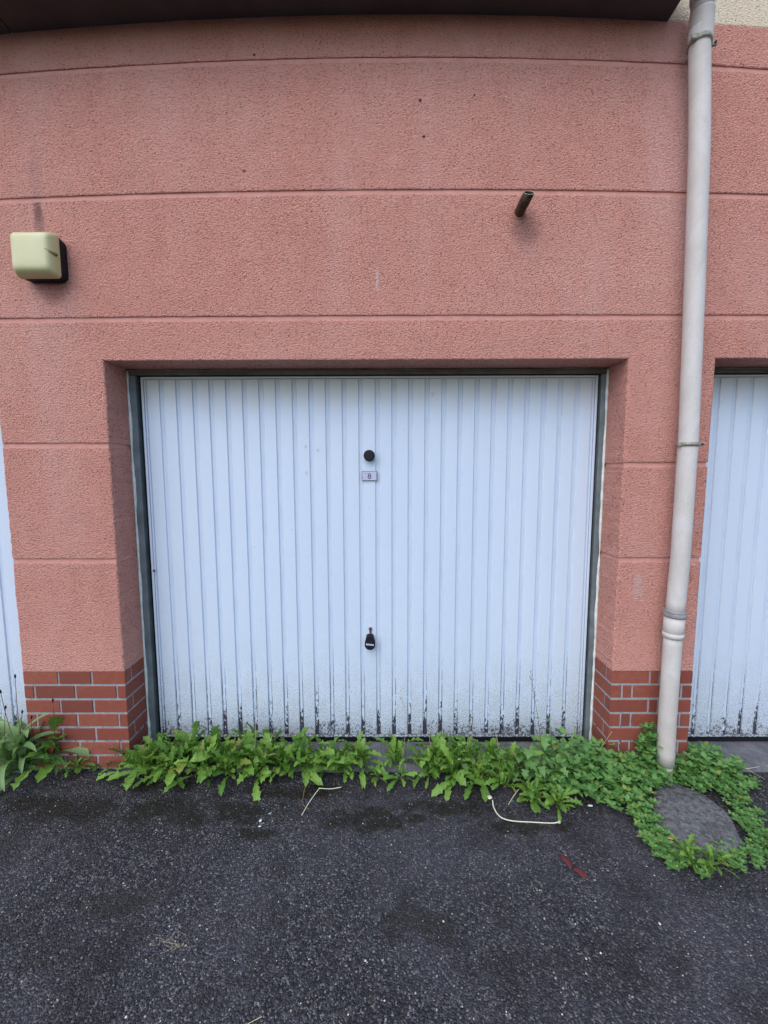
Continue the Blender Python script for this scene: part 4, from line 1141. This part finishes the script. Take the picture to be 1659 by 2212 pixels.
for (bx, by, tx, ty, yy, lb) in [(335, 1655, 328, 1570, -.06, 'thin green grass stalk rising at the left end of the dense dandelion clump'), (585, 1655, 596, 1568, -.07, 'thin dry stem leaning right out of the dense clump near its right end'),
        (930, 1660, 922, 1560, -.06, 'thin pale stem rising from the right weeds beside the bare gap'), (1005, 1665, 1018, 1555, -.05, 'thin stem leaning right above the dull dandelions'),
        (1080, 1680, 1068, 1572, -.06, 'short thin stem between the dull dandelions and the star leaved weeds'), (1228, 1670, 1243, 1560, -.05, 'thin stem rising beside the right stile of the middle door')]:
    a_ = gr(bx, by); b_ = at(tx, ty, yy); m_ = a_.lerp(b_, .55); m_.x += (a_.x - b_.x) * .3
    stalk([tuple(a_), tuple(m_), tuple(b_)], .0013, M['straw'] if 'green' not in lb else M['stem'], 'grass_stalk', lb)
def tuft():
    g = gr(365, 2040); mb = MB()
    for k in range(13):
        a = random.random() * 6.28; p = Vector((random.uniform(-.045, .045), random.uniform(-.02, .02), .002)); d = Vector((math.cos(a), math.sin(a) * .6, 0)); b = Vector((-d.y, d.x, 0)) * random.uniform(-.02, .02); l = random.uniform(.01, .035)
        mb.tube([p - d * l, p + b + Vector((0, 0, random.uniform(.002, .008))), p + d * l], .00035, 4, False)
    o = mb.build('dry_grass_wisp', M['straw'], None, (g.x, g.y, .003)); tag(o, 'small wisp of dry grass lying on the asphalt at the lower left', 'dry grass')
tuft()
# litter
g = gr(1450, 1811, .03)
cg = empty('cigarette_end', g, R(-12)); tag(cg, 'cigarette end with orange filter lying on the cement slab', 'cigarette end')
mb = MB(); mb.tube([(-.007, 0, 0), (.020, 0, 0)], .0042, 12); mb.build('filter', M['orange'], cg)
mb = MB(); mb.tube([(-.007, 0, 0), (-.012, .0005, 0), (-.018, .001, -.001)], [.0041, .0038, .0025], 12); mb.build('paper_end', M['paper'], cg)
def scrap(px, py, w_, h_, label, m='paper', z=.004, rz=0):
    g = gr(px, py, z); mb = MB(); n = 5
    bm = bmesh.new(); bmesh.ops.create_icosphere(bm, subdivisions=2, radius=1)
    for v_ in bm.verts:
        k = 1 + .45 * noise.noise(v_.co * 1.7 + Vector((px, py, 0))); v_.co = Vector((v_.co.x * w_ * k, v_.co.y * h_ * k, v_.co.z * min(w_, h_) * .35 * k))
    mb.bm(bm); o = mb.build('litter_scrap', M[m], None, g); o.rotation_euler.z = rz; tag(o, label, 'litter')
scrap(1388, 1796, .010, .007, 'crumpled white scrap at the left edge of the cement slab')
scrap(1275, 1740, .012, .006, 'pale flat scrap in front of the herbs below the right pillar')
scrap(563, 1772, .005, .008, 'small white bird dropping like crumb on the asphalt left of centre, upper piece')
scrap(561, 1785, .006, .004, 'small white crumb on the asphalt left of centre, lower piece')
scrap(583, 1757, .008, .002, 'thin white sliver on the asphalt above the two crumbs', rz=.6)
scrap(272, 2197, .003, .003, 'tiny white stone chip near the bottom edge at the left')
scrap(1425, 1995, .003, .005, 'tiny white chip on the asphalt at the lower right')
scrap(1058, 1722, .012, .011, 'faded white dandelion seed head at the root of the white curved stalk', 'fluff', .04)
scrap(992, 1640, .010, .006, 'pale curled petal on the right dandelions', 'fluff', .11, .5)
# red dead leaf in two curled pieces
a = gr(1208, 1846, .004); b = gr(1237, 1873, .004); c = gr(1272, 1898, .004)
rl = empty('dead_leaf', b); tag(rl, 'dark red curled dead leaf on the asphalt at the right', 'dead leaf')
def curl(p, q, w0, w1, w2):
    mb = Leafy(); sp = [p.lerp(q, t) - b + Vector((0, 0, .004 + .007 * math.sin(t * 3.14))) for t in (0, .2, .45, .7, .9, 1)]; d = (q - p).normalized()
    sd = Vector((-d.y, d.x, 0)); mb.strip(sp, [(w, w * .8) for w in (w0, w1 * .7, w1, w1 * .95, w2 * 1.5, w2)], -.55, side=sd)
    return mb.build('leaf_half', M['redleaf'], rl)
curl(a, b, .001, .015, .010); curl(b + Vector((.004, -.006, 0)), c, .011, .018, .002)

# loose grit on the asphalt
def grit():
    mb = MB(); rr = random.Random(5)
    for k in range(9500):
        y = -rr.random() ** .8 * 1.75 - .16; x = rr.uniform(-1, 1) * (1.0 + (y + 1.95) * .62 + .45)
        s = rr.uniform(.0013, .0033) * (1.5 if rr.random() < .05 else 1)
        h = s * .6; a = rr.random() * 3; c, sn = math.cos(a) * s, math.sin(a) * s
        z0 = .0015 + .010 * noise.noise(Vector((x * 1.1, y * 1.1, 3))) + .005 * noise.noise(Vector((x * 4, y * 4, 1))) + .0022 * noise.noise(Vector((x * 13, y * 13, 1)))
        mb.add([(x + c, y + sn, z0), (x - sn * .8, y + c * .8, z0), (x - c, y - sn, z0), (x + sn, y - c, z0), (x + c * .2, y, z0 + h)],
               [(0, 1, 4), (1, 2, 4), (2, 3, 4), (3, 0, 4)])
    t = NT('grit_stone'); gq = t.n('ShaderNodeNewGeometry').outputs['Random Per Island']
    m = t.done(t.ramp(gq, [(0, (.035, .035, .045)), (.45, (.09, .09, .105)), (.8, (.17, .165, .165)), (.95, (.33, .31, .27)), (1, (.75, .75, .75))]), .7)
    o = mb.build('loose_grit', m); tag(o, 'loose pale stone grit scattered over the asphalt', 'grit', kind='stuff')
grit()

def crumbs():
    mb = MB(); rr = random.Random(11)
    for k in range(5200):
        y = -.03 - abs(rr.gauss(0, 1)) * .17; x = rr.uniform(-2.2, 2.2)
        if noise.noise(Vector((x * 2.2, y * 5, 8))) < -.12 and rr.random() < .8: continue
        s = rr.uniform(.0012, .0042); h = s * rr.uniform(.3, .9); a = rr.random() * 3; c, sn = math.cos(a) * s, math.sin(a) * s
        mb.add([(x + c, y + sn, 0), (x - sn * .7, y + c * .7, 0), (x - c, y - sn, 0), (x + sn * .8, y - c * .8, 0), (x + c * .2, y, .001 + h)], [(0, 1, 4), (1, 2, 4), (2, 3, 4), (3, 0, 4)])
    t = NT('soil_crumb'); gq = t.n('ShaderNodeNewGeometry').outputs['Random Per Island']
    m = t.done(t.ramp(gq, [(0, (.012, .010, .008)), (.5, (.04, .032, .024)), (.8, (.09, .078, .065)), (.95, (.20, .19, .18)), (1, (.42, .41, .39))]), .9)
    o = mb.build('soil_crumbs', m); tag(o, 'dark soil crumbs and chippings gathered at the foot of the wall', 'soil', kind='stuff')
crumbs()
